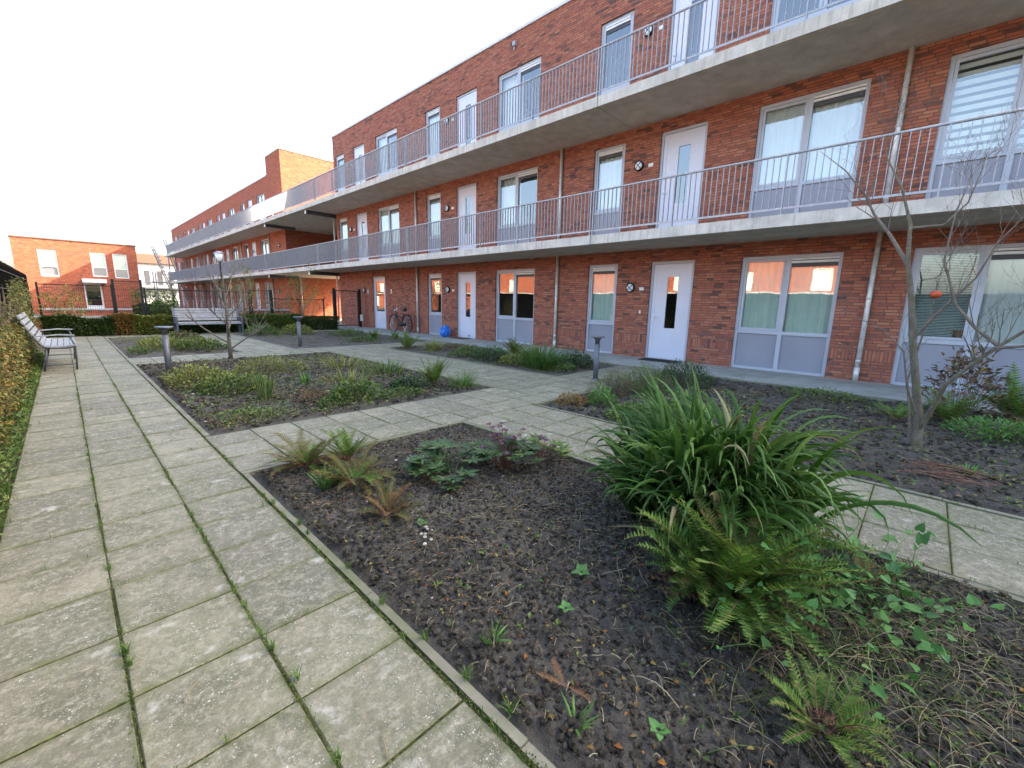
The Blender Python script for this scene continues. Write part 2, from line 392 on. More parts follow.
    def blade(s, p, az, L, w, lean, curl, n=8, tw=0.0, fold=.25, tipw=.05, pw=1.3):
        """arching strap: starts at elevation `lean` from vertical, bends by `curl` in total"""
        p = V(p); h = V((math.cos(az), math.sin(az), 0)); side = V((-h.y, h.x, 0)); vs = []; fs = []
        for i in range(n+1):
            t = i/n; a = lean+curl*t**pw
            d = h*math.sin(a)+V((0, 0, 1))*math.cos(a)
            ww = w*(1-(1-tipw)*max(0, (t-.45)/.55)**1.6)*(.55+.45*min(1, t*4))
            sd = (side*math.cos(tw*t)+d.cross(side)*math.sin(tw*t)); nn = sd.cross(d)
            vs += [p-sd*ww/2+nn*ww*fold, p, p+sd*ww/2+nn*ww*fold]
            p = p+d*(L/n)
            if p.z < .012: p.z = .012+U(0, .01)
        for i in range(n): fs += [(3*i, 3*i+1, 3*i+4, 3*i+3), (3*i+1, 3*i+2, 3*i+5, 3*i+4)]
        s.add(vs, fs, True)
    def frond(s, p, az, L, lean, curl, w, npin=22, fine=True, st=None):
        p = V(p); h = V((math.cos(az), math.sin(az), 0)); side = V((-h.y, h.x, 0)).normalized(); pts = []
        roll = U(-.45, .45); drift = U(-.9, .9)
        for i in range(npin+1):
            t = i/npin; a = lean+curl*t**1.2; az_ = az+drift*t*t; h = V((math.cos(az_), math.sin(az_), 0))
            d = h*math.sin(a)+V((0, 0, 1))*math.cos(a); pts.append((p.copy(), d)); p = p+d*(L/npin)
            if p.z < .02: p.z = .02+U(0, .015)
        for i, (q, d) in enumerate(pts):
            t = i/npin
            if t < .14: continue
            wl = w*math.sin(math.pi*min(1, (t-.06)*.98))**.75*(1-.25*t) if t < .98 else w*.08
            nn = side.cross(d)
            for sg in (-1, 1):
                pd = (side*sg*math.cos(roll*sg)+nn*math.sin(roll)*.6+d*.38-nn*U(0, .25)).normalized()
                if not fine:
                    e = q+pd*wl; wd = L/npin*.42
                    s.add([q-d*wd, q+d*wd, e], [(0, 1, 2)] if sg > 0 else [(1, 0, 2)]); continue
                k = max(3, min(8, int(wl/.011))); u2 = nn
                drop = U(.05, .35)
                vs_ = []; fs_ = []; tw_ = U(-.25, .25)
                for j in range(2*k+1):
                    tt = j/(2*k); c = q+pd*wl*tt-u2*wl*drop*tt*tt; ll = (L/npin*.40*(1-tt**1.6)+.0008)*(1.0 if j % 2 else .62)
                    dd = d*ll+u2*ll*tw_; vs_ += [c-dd+pd*wl/k*.18*(j % 2), c+dd+pd*wl/k*.18*(j % 2)]
                for j in range(2*k): fs_.append((2*j, 2*j+1, 2*j+3, 2*j+2))
                s.add(vs_, fs_)
        if st is not None: st.tube([a for a, b in pts], [.0022*(1-.7*i/npin)+.0005 for i in range(npin+1)], 4, False)
    def mesh(s, name, mats):
        me = bpy.data.meshes.new(name); me.from_pydata(s.v, [], s.f)
        for m in (mats if isinstance(mats, (list, tuple)) else [mats]): me.materials.append(m)
        me.polygons.foreach_set('material_index', s.mi); me.polygons.foreach_set('use_smooth', s.sm); me.update()
        return me
    def build(s, name, mats, parent=None, origin=None):
        o = V(origin) if origin is not None else (wloc(parent) if parent else V((0, 0, 0)))
        s.v = [(a-o.x, b-o.y, c-o.z) for a, b, c in s.v]
        return put(name, s.mesh(name, mats), o, parent)
def put(name, me, loc, parent=None):
    ob = bpy.data.objects.new(name, me); COL.objects.link(ob); loc = V(loc)
    if parent: ob.parent = parent; ob.location = loc-wloc(parent)
    else: ob.location = loc
    WL[ob.name] = loc; return ob
def tag(o, label=None, cat=None, group=None, kind=None):
    if label: o['label'] = label
    if cat: o['category'] = cat
    if group: o['group'] = group
    if kind: o['kind'] = kind
    return o
def thing(name, label, cat, loc=(0, 0, 0), group=None): return tag(put(name, None, loc), label, cat, group)
def struct(o): o['kind'] = 'structure'; return o
def stuff(o, label, cat): return tag(o, label, cat, kind='stuff')

# ------------------------------------------------------------------ camera / light
f_px, yaw, pitch, roll = 426.5, R(46.237), R(10.742), R(1.21)
fw = V((math.sin(yaw)*math.cos(pitch), math.cos(yaw)*math.cos(pitch), -math.sin(pitch)))
rt = V((math.cos(yaw), -math.sin(yaw), 0)); up = rt.cross(fw)
r2 = rt*math.cos(roll)+up*math.sin(roll); u2 = up*math.cos(roll)-rt*math.sin(roll)
cam = bpy.data.cameras.new('camera'); co = bpy.data.objects.new('camera', cam); COL.objects.link(co)
mw = Matrix((r2, u2, -fw)).transposed().to_4x4(); mw.translation = V((0, 0, 1.32)); co.matrix_world = mw
cam.sensor_width = 36; cam.lens = f_px/1024*36; cam.clip_start = .05; cam.clip_end = 2000
sc.camera = co
CAMP = V((0, 0, 1.32))

sd = V((-1, .51, -.665)).normalized()
elev = math.asin(-sd.z)
sun = bpy.data.lights.new('sun', 'SUN'); sun.energy = 3.6; sun.angle = R(.53); sun.color = (1, .86, .68)
so = bpy.data.objects.new('sun', sun); COL.objects.link(so); so.rotation_euler = sd.to_track_quat('-Z', 'Y').to_euler(); so.location = (20, -10, 20)
w = bpy.data.worlds.new('World'); sc.world = w; w.use_nodes = True; nt = w.node_tree; nt.nodes.clear()
bg = nt.nodes.new('ShaderNodeBackground'); wo = nt.nodes.new('ShaderNodeOutputWorld'); sky = nt.nodes.new('ShaderNodeTexSky')
sky.sky_type = 'NISHITA'; sky.sun_disc = False; sky.sun_elevation = elev
sky.sun_rotation = math.atan2(-sd.x, -sd.y)       # from +Y towards +X
sky.air_density = 1.0; sky.dust_density = 5.0; sky.ozone_density = 0.6
nt.links.new(sky.outputs[0], bg.inputs[0]); bg.inputs[1].default_value = .15; nt.links.new(bg.outputs[0], wo.inputs[0])
sc.view_settings.view_transform = 'Standard'; sc.view_settings.look = 'None'; sc.view_settings.exposure = 2.75; sc.view_settings.gamma = 1
sc.render.engine = 'CYCLES'; sc.cycles.max_bounces = 7; sc.cycles.transparent_max_bounces = 8; sc.cycles.diffuse_bounces = 4
sc.cycles.use_denoising = True; sc.cycles.caustics_reflective = False

# ------------------------------------------------------------------ ground, paving, beds
b = MB(); b.add([(-400, -400, -.1), (400, -400, -.1), (400, 400, -.1), (-400, 400, -.1)], [(0, 1, 2, 3)])
struct(b.build('ground', M['ground']))
T = .392; X0 = -.392
def tiles(b, x0, x1, y0, y1, ux=0.0, uy=0.0, gap=.0075):
    nx = max(1, round((x1-x0)/T)); ny = max(1, round((y1-y0)/T)); dx = (x1-x0)/nx; dy = (y1-y0)/ny
    for i in range(nx):
        for j in range(ny):
            g = gap*U(.5, 1.4)/2; z = [U(-.0025, .0025) for _ in range(4)]; zz = U(-.002, .002)
            sx, sy_ = U(-.002, .002), U(-.002, .002)
            a0, a1, c0, c1 = x0+i*dx+g+sx, x0+(i+1)*dx-g+sx, y0+j*dy+g+sy_, y0+(j+1)*dy-g+sy_
            e = .004
            q_ = .055; zm = zz+sum(z)/4
            vs = [(a0, c0, -.05), (a1, c0, -.05), (a1, c1, -.05), (a0, c1, -.05),
                  (a0, c0, zz+z[0]-e), (a1, c0, zz+z[1]-e), (a1, c1, zz+z[2]-e), (a0, c1, zz+z[3]-e),
                  (a0+e, c0+e, zz+z[0]), (a1-e, c0+e, zz+z[1]), (a1-e, c1-e, zz+z[2]), (a0+e, c1-e, zz+z[3]),
                  (a0+q_, c0+q_, zm), (a1-q_, c0+q_, zm), (a1-q_, c1-q_, zm), (a0+q_, c1-q_, zm)]
            b.add(vs, [(12, 13, 14, 15), (8, 9, 13, 12), (9, 10, 14, 13), (10, 11, 15, 14), (11, 8, 12, 15), (4, 5, 9, 8), (5, 6, 10, 9), (6, 7, 11, 10), (7, 4, 8, 11), (0, 1, 5, 4), (1, 2, 6, 5), (2, 3, 7, 6), (3, 0, 4, 7)])
YS = 2.12-T*20    # joint phase of the main path
b = MB()
tiles(b, X0, X0+3*T, YS, YS+T*68)
YEND = YS+T*68
tiles(b, .79, 8.5, 3.64, 3.64+3*T)
tiles(b, 3.0, 3.0+3*T, -5.768, 3.64)
tiles(b, 4.62, 6.2, 4.816, 10.88)
tiles(b, .79, 8.5, 10.88, 10.88+3*T)
tiles(b, 2.95, 4.15, 12.056, 18.1)
tiles(b, .79, 8.5, 18.1, 18.1+2*T)
path = struct(b.build('path', M['tile']))
at_ = path.data.attributes.new('edge', 'FLOAT', 'POINT')
at_.data.foreach_set('value', [1.0 if (i % 16) < 12 else 0.0 for i in range(len(path.data.vertices))])
b = MB()
for x0, x1, y0, y1 in ((-.40, .80, -6, 20), (.80, 8.5, 3.6, 4.83), (2.98, 4.2, -6, 3.6), (4.6, 6.22, 4.83, 10.87), (.80, 8.5, 10.87, 12.07), (2.93, 4.17, 12.07, 18.09), (.80, 8.5, 18.09, 18.9)):
    b.add([(x0, y0, -.006), (x1, y0, -.006), (x1, y1, -.006), (x0, y1, -.006)], [(0, 1, 2, 3)])
stuff(b.build('moss', M['moss']), 'thin green moss filling the joints between the paving slabs', 'moss')
b = MB()
def kerb(x0, x1, y0, y1, z=.004):
    L = max(x1-x0, y1-y0); n = max(1, round(L/.98))
    for i in range(n):
        t0, t1 = i/n, (i+1)/n; zz = z+U(-.003, .003)
        if x1-x0 > y1-y0: b.box(x0+L*t0+.002, x0+L*t1-.002, y0, y1, -.08, zz)
        else: b.box(x0, x1, y0+L*t0+.002, y0+L*t1-.002, -.08, zz)
kerb(.797, .832, -6, 3.565); kerb(.793, 2.935, 3.575, 3.62); kerb(2.94, 2.985, -6, 3.62)
kerb(4.19, 4.235, -6, 3.565); kerb(4.19, 8.5, 3.575, 3.62)
kerb(.793, .838, 4.83, 10.87); kerb(.793, .838, 12.07, 18.08); kerb(4.565, 4.61, 4.83, 10.87)
kerb(6.21, 6.255, 4.83, 10.87); kerb(4.165, 4.21, 12.07, 18.08); kerb(2.89, 2.935, 12.07, 18.08)
kerb(8.51, 8.56, -6, 20.5, .012)
struct(b.build('kerb', M['kerb']))
b = MB()
y = -12.0
while y < 29.0:
    b.box(8.565, 10.28, y+.004, y+2.0-.004, -.08, .02+U(-.001, .001)); y += 2.0
struct(b.build('walkway', M['walk']))
b = MB(); b.box(8.2, 16.0, 22.6, 29.6, -.08, .012); struct(b.build('passage_floor', M['walk']))

def soilh(x, y, amp=1.0):
    p = V((x, y, 0)); h = .03*noise.noise(p*1.1)+.022*noise.noise(p*4)
    v = noise.turbulence(p*11, 3, False)
    h += .020*v*amp+.013*abs(noise.noise(p*24))*amp+.012*noise.noise(p*47)*amp+.009*noise.noise(p*90)*amp
    return h
def bed(x0, x1, y0, y1, res, base=-.005, amp=1.0):
    b = MB(); nx = int((x1-x0)/res); ny = int((y1-y0)/res); vs = []
    for j in range(ny+1):
        for i in range(nx+1):
            x = x0+(x1-x0)*i/nx; y = y0+(y1-y0)*j/ny
            e = min(x-x0, x1-x, y-y0, y1-y); k = min(1, e/.12)
            vs.append((x, y, base-.03*(1-k)+soilh(x, y, amp)*(.35+.65*k)))
    fs = [(j*(nx+1)+i, j*(nx+1)+i+1, (j+1)*(nx+1)+i+1, (j+1)*(nx+1)+i) for j in range(ny) for i in range(nx)]
    b.add(vs, fs, True); return struct(b.build('soil', M['soil']))
NB = (.845, 2.935, -1.6, 3.57)
bed(*NB, .011)
bed(4.24, 8.5, -4.5, 3.57, .03); bed(.845, 4.56, 4.835, 10.86, .03); bed(6.26, 8.5, 4.835, 10.86, .035)
bed(.845, 2.885, 12.07, 18.08, .05); bed(4.215, 8.5, 12.07, 18.08, .05)
bed(-1.2, -.402, -4, 24, .035); bed(-1.0, 8.5, 18.92, 24.0, .07)

# scattered clods, pebbles, straw and fallen leaves
def scatter_clods(rect, n, smin, smax, fall=2.0):
    b = MB()
    for _ in range(n):
        x, y = U(rect[0]+.02, rect[1]-.02), U(rect[2], rect[3]-.02)
        r = smin+(smax-smin)*random.random()**2.6
        z = soilh(x, y)-.006
        b.blob((x, y, z+r*.3), r, .42, 0, (U(.7, 1.2), U(.6, 1.1), U(.45, .85)))
    return b
stuff(scatter_clods((.85, 2.93, -1.3, 3.56), 40000, .0028, .017).build('soil_clods', M['clod']), 'dark crumbly clods of earth lying on the nearest bed', 'soil clods')
stuff(scatter_clods((4.24, 8.4, -2.5, 3.5), 9000, .006, .035).build('soil_clods', M['clod']), 'dark earth clods on the bed around the bare tree', 'soil clods')
stuff(scatter_clods((.85, 4.5, 4.9, 10.8), 9000, .006, .035).build('soil_clods', M['clod']), 'earth clods on the middle bed beyond the cross path', 'soil clods')
b = MB()
for _ in range(90):
    x, y = U(.87, 2.9), U(-1, 3.5); r = U(.003, .007); b.blob((x, y, soilh(x, y)+.008), r, .25, 0, (1, .8, .6))
for _ in range(120):
    x, y = U(.9, 4.4), U(4.9, 10); r = U(.008, .018); b.blob((x, y, soilh(x, y)+.008), r, .25, 0, (1, .8, .6))
for cx, cy, n in ((1.88, 2.95, 14), (1.27, 1.85, 8)):
    for _ in range(n):
        x, y = cx+random.gauss(0, .05), cy+random.gauss(0, .05); b.blob((x, y, soilh(x, y)+.012), U(.008, .014), .2, 0, (1, .9, .7))
stuff(b.build('pebbles', M['pebble']), 'small pale pebbles and shells strewn over the soil', 'pebbles')
def straws(spots, mat, name, label):
    b = MB()
    for cx, cy, sx, sy_, n, lmin, lmax, hmax in spots:
        for _ in range(n):
            x, y = cx+random.gauss(0, sx), cy+random.gauss(0, sy_)
            if not (.86 < x < 2.92 or 4.25 < x < 8.4): continue
            a = U(0, 6.283); L = U(lmin, lmax); z = soilh(x, y)+U(.008, .02); pts = []
            bend = U(-.7, .7); rise = U(0, hmax)
            for k in range(5):
                t = k/4; pts.append((x, y, z+rise*math.sin(math.pi*t)+U(0, .004))); a += bend*.25; x += math.cos(a)*L/4; y += math.sin(a)*L/4
            b.tube(pts, [.0010*U(.6, 1.6)]*5, 3, False)
    return stuff(b.build(name, mat), label, 'straw')
straws([(2.2, -.25, .42, .42, 800, .03, .20, .04), (2.1, 1.6, .5, .5, 220, .03, .16, .02), (1.3, 1.6, .3, .8, 90, .03, .10, .015), (1.9, 3.0, .4, .35, 120, .04, .14, .02),
        (1.85, .1, .22, .22, 170, .06, .25, .05), (1.8, 1.5, .6, 1.2, 2600, .012, .055, .008)], M['straw'], 'straw', 'dry straw coloured stalks strewn over the nearest bed')
straws([(2.15, -.2, .45, .45, 420, .04, .2, .05), (1.9, .15, .2, .2, 120, .05, .2, .06)], M['mid'], 'green_stalks', 'green cut stalks mixed with the straw in the near right of the bed')
straws([(5.2, .2, .5, .8, 260, .05, .22, .03), (6.2, 1.6, .9, 1.2, 260, .05, .22, .02)], M['straw'], 'straw', 'dry stalks strewn on the soil round the bare tree')
b = MB()
for _ in range(1500):
    x, y = U(.88, 2.9), U(-1.2, 3.5); L = U(.008, .028)
    b.leaf((x, y, soilh(x, y)+.012), (U(-1, 1), U(-1, 1), U(-.1, .35)), L, L*U(.4, .8))
stuff(b.build('leaf_litter', M['autumn']), 'small fallen leaves scattered on the nearest bed', 'leaf litter')
b = MB()
for _ in range(900):
    x, y = random.choice(((U(.88, 2.9), U(-1.2, 3.5)), (random.gauss(2.1, .4), random.gauss(-.15, .35)))); L = U(.006, .030)
    if not (.87 < x < 2.91): continue
    for k in range(random.choice((1, 1, 2, 4))):
        b.leaf((x+U(-.01, .01), y+U(-.01, .01), soilh(x, y)+.014), (U(-1, 1), U(-1, 1), U(.1, .7)), L, L*U(.4, .8))
for _ in range(5000):
    x, y = random.choice(((U(.9, 4.5), U(4.9, 10.8)), (U(.9, 4.5), U(4.9, 8.8)), (U(6.3, 8.4), U(4.9, 10.8)), (U(.9, 2.6), U(4.9, 7.5)), (U(4.3, 6.5), U(-2, 3.5)))); L = U(.02, .05)
    b.leaf((x, y, soilh(x, y)+.014), (U(-1, 1), U(-1, 1), U(.1, .7)), L, L*U(.4, .8))
stuff(b.build('seedlings', M['mid']), 'tiny green seedlings and weeds sprinkled over the garden beds', 'seedlings')
b = MB()
for _ in range(6000):
    x, y = random.choice(((U(.9, 4.5), U(4.9, 10.8)), (U(.9, 2.8), U(4.9, 7)), (U(4.3, 8.4), U(-2, 3.5)), (U(6.3, 8.4), U(4.9, 10.8)), (U(4.3, 8.4), U(12.1, 18)))); L = U(.015, .045)
    b.leaf((x, y, soilh(x, y)+.012), (U(-1, 1), U(-1, 1), U(-.05, .4)), L, L*U(.4, .8))
stuff(b.build('leaf_litter', M['brownleaf']), 'brown dry leaves littering the farther beds', 'leaf litter')

for mt_, kd, lab in (('yellow', 1, 'mixed yellowish and green weeds creeping over the farther beds'), ('brownleaf', 2, 'withered brown weed patches on the farther beds')):
    b = MB()
    for _ in range(26000):
        x, y = random.choice(((U(.88, 4.5), U(4.88, 10.8)), (U(.88, 4.5), U(4.88, 10.8)), (U(4.3, 8.4), U(-1.5, 3.5)), (U(6.3, 8.4), U(4.9, 10.8)), (U(4.3, 8.4), U(12.1, 18)), (U(.9, 2.8), U(12.1, 18))))
        if noise.noise(V((x*1.3, y*1.3, kd*7.3)))+.35*noise.noise(V((x*5, y*5, kd))) < .17: continue
        L = U(.015, .045); b.leaf((x, y, soilh(x, y)+.01+U(0, .035)), (U(-1, 1), U(-1, 1), U(-.1, .9)), L, L*U(.4, .8))
    stuff(b.build('ground_cover', M[mt_]), lab, 'ground cover')
# grass and moss tufts in the joints
b = MB()
def tuft(x, y, n, L):
    for _ in range(n): b.blade((x+U(-.008, .008), y+U(-.012, .012), -.01), U(0, 6.28), L*U(.5, 1.2), .0028, U(.1, 1.0), U(.2, 1.2), 4)
for xj, dens, y0, y1 in ((0.0, 1.0, .7, 14), (.392, 1.0, .6, 16), (.788, 1.5, .4, 6), (-.395, .6, 1, 8)):
    y = y0
    while y < y1:
        y += random.expovariate(26*dens)*(1+.2*y)
        if noise.noise(V((xj*9, y*2.1, 3))) > .05 or random.random() < .08: tuft(xj+U(-.004, .004), y, random.randint(2, 6), U(.010, .028))
for _ in range(70):
    j = random.randint(1, 30); tuft(U(-.38, .78), YS+T*20-1.57+j*T, 3, U(.008, .018))
for x, y, n, L in ((.01, 1.98, 26, .05), (.015, 1.9, 14, .04), (.40, 1.62, 20, .045), (.42, 1.42, 16, .04), (.82, 2.5, 30, .06), (.81, 2.36, 20, .05), (.83, 1.9, 18, .045), (.82, 1.55, 22, .05), (.84, 1.0, 20, .05), (.84, 1.25, 18, .05), (.86, .8, 20, .06), (.4, 1.05, 16, .03), (.39, .9, 16, .03), (.0, 2.7, 12, .03), (.8, 2.9, 16, .05)): tuft(x, y, n, L)
for _ in range(300):
    x = U(3.0, 4.2); k = random.randint(0, 3); tuft(3.0+k*T, U(-.6, 3.6), 2, .012)
stuff(b.build('grass', M['grass']), 'short grass tufts growing in the path joints', 'grass')
b = MB()
for _ in range(2600):
    xj = random.choice((0, .392, .392, .788, .79)); y = .6+random.random()**1.6*9
    if noise.noise(V((xj*9, y*2.1, 3))) < .08: continue
    r = U(.002, .0065)*(1+.05*y); b.blob((xj+random.gauss(0, .0055), y, -.004), r, .3, 0, (1, 1.6, .5))
for _ in range(700):
    j = random.randint(0, 22); b.blob((U(-.38, .78), YS+T*20-1.57+j*T+random.gauss(0, .003), -.004), U(.002, .0045), .3, 0, (1.6, 1, .5))
for _ in range(500):
    b.blob((U(.9, 2.9), 3.64+T*random.randint(0, 2)+random.gauss(0, .003), -.004), U(.002, .0045), .3, 0, (1.6, 1, .5))
for _ in range(15000):
    xj = random.choice((0, .392, .392, .788, .792, -.396)); y = .6+random.random()**1.5*8
    if noise.noise(V((xj*9, y*1.6, 3))) < -.2+U(-.1, .4): continue
    x = xj+random.gauss(0, .008); L = U(.004, .011)*(1+.04*y)
    b.leaf((x, y, U(-.004, .003)), (U(-1, 1), U(-1, 1), U(.0, 1.2)), L, L*.5)
stuff(b.build('moss', simple('moss_cushion', (.085, .11, .02), .95, 0, .5, 60)), 'green moss cushions bulging from the joints of the main path', 'moss')
# twigs lying on the slabs
for i, (x, y, a, L, m_, lab) in enumerate(((.12, 1.58, .9, .085, 'straw', 'pale dry stick lying across a slab of the main path'),
        (.10, 1.12, .3, .05, 'bark', 'short dark twig lying low in the left corner slabs'), (-.12, 1.95, .2, .05, 'bark', 'small dark crooked twig on the left column of slabs'),
        (.50, .95, 1.2, .10, 'straw', 'pale stalk lying on the slabs at the bottom of the photo'))):
    b = MB(); p = V((x, y, .008)); d = V((math.cos(a), math.sin(a), 0))
    b.tube([p, p+d*L*.5+V((0, .006, .004)), p+d*L], [.0025, .002, .001], 5)
    tag(b.build('twig', M['straw'] if m_ == 'straw' else M['twig'], None, (x, y, 0)), lab, 'twig', 'twigs on the path')

# ------------------------------------------------------------------ buildings
def facade(b, fx, y0, y1, z0, z1, holes, depth=.14, axis='x', sgn=-1):
    ys = sorted({y0, y1, *[h[0] for h in holes], *[h[1] for h in holes]}); zs = sorted({z0, z1, *[h[2] for h in holes], *[h[3] for h in holes]})
    def P(a, c, off=0.0): return (fx-sgn*off, a, c) if axis == 'x' else (a, fx-sgn*off, c)
    for i in range(len(ys)-1):
        for j in range(len(zs)-1):
            cy, cz = (ys[i]+ys[i+1])/2, (zs[j]+zs[j+1])/2
            if cy < y0 or cy > y1 or cz < z0 or cz > z1: continue
            if any(h[0] < cy < h[1] and h[2] < cz < h[3] for h in holes): continue
            b.add([P(ys[i], zs[j]), P(ys[i+1], zs[j]), P(ys[i+1], zs[j+1]), P(ys[i], zs[j+1])], [(0, 1, 2, 3)])
    for a0, a1, c0, c1 in holes:
        q = [(a0, c0), (a1, c0), (a1, c1), (a0, c1)]
        for k in range(4):
            m, n = q[k], q[(k+1) % 4]; b.add([P(*m), P(*n), P(n[0], n[1], depth), P(m[0], m[1], depth)], [(0, 1, 2, 3)])
_cache = {}
def cached(key, fn):
    if key not in _cache: _cache[key] = fn()
    return _cache[key]
def rnd(*a): return tuple(round(x, 3) for x in a)

FX = 10.2
def curtain_mesh(w, h, kind):
    def mk():
        b = MB(); n = max(10, int(w*34))
        if kind in ('curtain', 'curtain_green'):
            vs = []
            for i in range(n+1):
                y = w*i/n; dx = .022*math.sin(i*1.25)+.008*math.sin(i*3.1+1)
                vs += [(dx, y, 0), (dx, y, h)]
            b.add(vs, [(2*i, 2*i+2, 2*i+3, 2*i+1) for i in range(n)], True)
        elif kind == 'zebra':
            z = 0
            while z < h: b.box(0, .004, 0, w, z, min(h, z+.075)); z += .125
        else:
            z = 0
            while z < h: b.add([(0, 0, z), (0, w, z), (.022, w, z+.012), (.022, 0, z+.012)], [(0, 1, 2, 3)]); z += .026
        return b.mesh('curtain', M['curtain'] if kind in ('curtain', 'zebra') else (M['curtain_green'] if kind == 'curtain_green' else M['blind_green']))
    return cached(('c', rnd(w, h), kind), mk)
def window(parent, y0, y1, z0, z1, kind, fill=None, detail=True, base=True, transom=.80, fx=FX):
    """parts: window (frame) > pane, infill_panel, vent_grille, curtain"""
    w, h = y1-y0, z1-z0; tr = transom if base else 0.0; dbl = kind == 'double'
    key = ('w', rnd(w, h, tr), dbl, detail)
    f = .062
    def mk():
        b = MB(); d0, d1 = .05, .12
        b.box(d0, d1, 0, f, 0, h); b.box(d0, d1, w-f, w, 0, h); b.box(d0, d1, f, w-f, h-f, h); b.box(d0-.015, d1, f, w-f, 0, .05)
        if tr: b.box(d0+.003, d1, f, w-f, tr-.035, tr+.035)
        if dbl: b.box(d0+.001, d1, w/2-.04, w/2+.04, .05, h-f)
        if detail:   # opening sash in the half farthest from the camera
            a0, a1 = (w/2+.04, w-f) if dbl else (f, w-f)
            s0, s1 = tr+.04 if tr else .055, h-f
            for q in ((a0+.004, a0+.05, s0, s1), (a1-.05, a1-.004, s0, s1), (a0+.05, a1-.05, s1-.055, s1-.004), (a0+.05, a1-.05, s0, s0+.045)): b.box(d0+.012, d1-.01, *q)
        return b.mesh('window', M['frame'])
    fr = put('window', cached(key, mk), (fx, y0, z0), parent)
    def pane(): 
        b = MB(); b.add([(.09, f*.6, (tr or .05)), (.09, w-f*.6, (tr or .05)), (.09, w-f*.6, h-f*.6), (.09, f*.6, h-f*.6)], [(0, 3, 2, 1)]); return b.mesh('pane', M['glass'])
    def halves(fn, name, kname):
        if dbl:
            for a0, a1 in ((f, w/2-.04), (w/2+.04, w-f)):
                put(name, cached((kname, rnd(a1-a0, h, tr)), lambda: fn(a1-a0)), (fx, y0+a0, z0), fr)
        else: put(name, cached((kname, rnd(w-2*f, h, tr)), lambda: fn(w-2*f)), (fx, y0+f, z0), fr)
    def pn(a):
        b = MB(); b.add([(.09, 0, (tr+.03) if tr else .045), (.09, a, (tr+.03) if tr else .045), (.09, a, h-f+.002), (.09, 0, h-f+.002)], [(0, 3, 2, 1)]); return b.mesh('pane', M['glass'])
    halves(pn, 'pane', 'p')
    if tr:
        def ip(a):
            b = MB(); b.box(.085, .11, -.003, a+.003, .045, tr-.033); return b.mesh('infill_panel', M['panel'])
        halves(ip, 'infill_panel', 'ip')
    if detail:
        def vg():
            a = (w/2-.04-f) if dbl else (w-2*f-.11)
            b = MB(); b.box(.052, .085, 0, a, -.045, .0); b.box(.045, .085, 0, a, .016, .05)
            b.cur = 1; b.box(.07, .086, .002, a-.002, .0, .016); b.box(.075, .087, .002, a-.002, -.12, -.045)
            return b.mesh('vent_grille', [M['alu'], M['frame_dark']])
        put('vent_grille', cached(('vg', rnd(w), dbl), vg), (fx, y0+f+(0 if dbl else .055), z1-f-.058), fr)
    if fill:
        zb = z0+(tr or .05)
        if dbl and fill in ('curtain', 'curtain_green'):
            put('curtain', curtain_mesh(w/2-.08, h-(tr or .05)-.08, fill), (fx+.16, y0+f, zb), fr)
            put('curtain', curtain_mesh(w/2-.08, h-(tr or .05)-.08, fill), (fx+.16, y0+w/2+.02, zb), fr)
        elif fill == 'half': put('curtain', curtain_mesh(w/2-.03, h-(tr or .05)-.08, 'curtain'), (fx+.22, y0+w/2, zb), fr)
        elif fill == 'blind_far': put('blind', curtain_mesh(w/2-.05, h-(tr or .05)-.16, 'slat'), (fx+.15, y0+w/2+.0, zb), fr); put('curtain', curtain_mesh(w/2-.06, h-(tr or .05)-.08, 'curtain'), (fx+.16, y0+.05, zb), fr)  # near-half curtain is added, a pale stand-in for sky mirrored in that pane
        else: put('curtain', curtain_mesh(w-.1, h-(tr or .05)-.08, fill), (fx+.16, y0+.05, zb), fr)
    return fr
def door(parent, y0, y1, z0, z1, glassy=False, detail=True, fx=FX):
    w, h = y1-y0, z1-z0; f = .06
    def mk():
        b = MB(); b.box(.045, .12, 0, f, 0, h); b.box(.045, .12, w-f, w, 0, h); b.box(.045, .12, f, w-f, h-f, h); b.box(.03, .12, f, w-f, 0, .02)
        return b.mesh('door_frame', M['frame'])
    fr = put('door', cached(('df', rnd(w, h)), mk), (fx, y0, z0), parent)
    gw0, gw1, gz0, gz1 = (w*.35, w*.60, .77, 2.0) if not glassy else (w*.2, w*.84, .80, 2.16)
    def leaf():
        b = MB(); a0, a1 = f+.006, w-f-.006
        facade(b, .07, a0, a1, .024, h-f-.006, [(gw0, gw1, gz0, gz1)], .03)
        # rebate lines round the leaf
        for q in ((a0, a0+.075, .024, h-.07), (a1-.075, a1, .024, h-.07), (a0+.075, a1-.075, h-.14, h-.07), (a0+.075, a1-.075, .024, .16)): b.box(.062, .0705, *q)
        return b.mesh('door_leaf', M['door'])
    put('door_leaf', cached(('dl', rnd(w, h), glassy), leaf), (fx, y0, z0), fr)
    def dg():
        b = MB(); b.add([(.088, gw0-.005, gz0-.005), (.088, gw1+.005, gz0-.005), (.088, gw1+.005, gz1+.005), (.088, gw0-.005, gz1+.005)], [(0, 3, 2, 1)]); return b.mesh('pane', M['glass'])
    put('pane', cached(('dg', rnd(w), glassy), dg), (fx, y0, z0), fr)
    if detail:
        def hd():
            b = MB(); y = w-f-.07
            b.tube([(.06, y, 1.03), (.005, y, 1.03), (.0, y-.02, 1.03), (.0, y-.12, 1.03)], .009, 8); b.box(.052, .061, y-.02, y+.02, .93, 1.10)
            b.tube([(.06, y, .96), (.048, y, .96)], .012, 8); return b.mesh('handle', M['alu'])
        put('handle', cached(('hd', rnd(w)), hd), (fx, y0, z0), fr)
    return fr
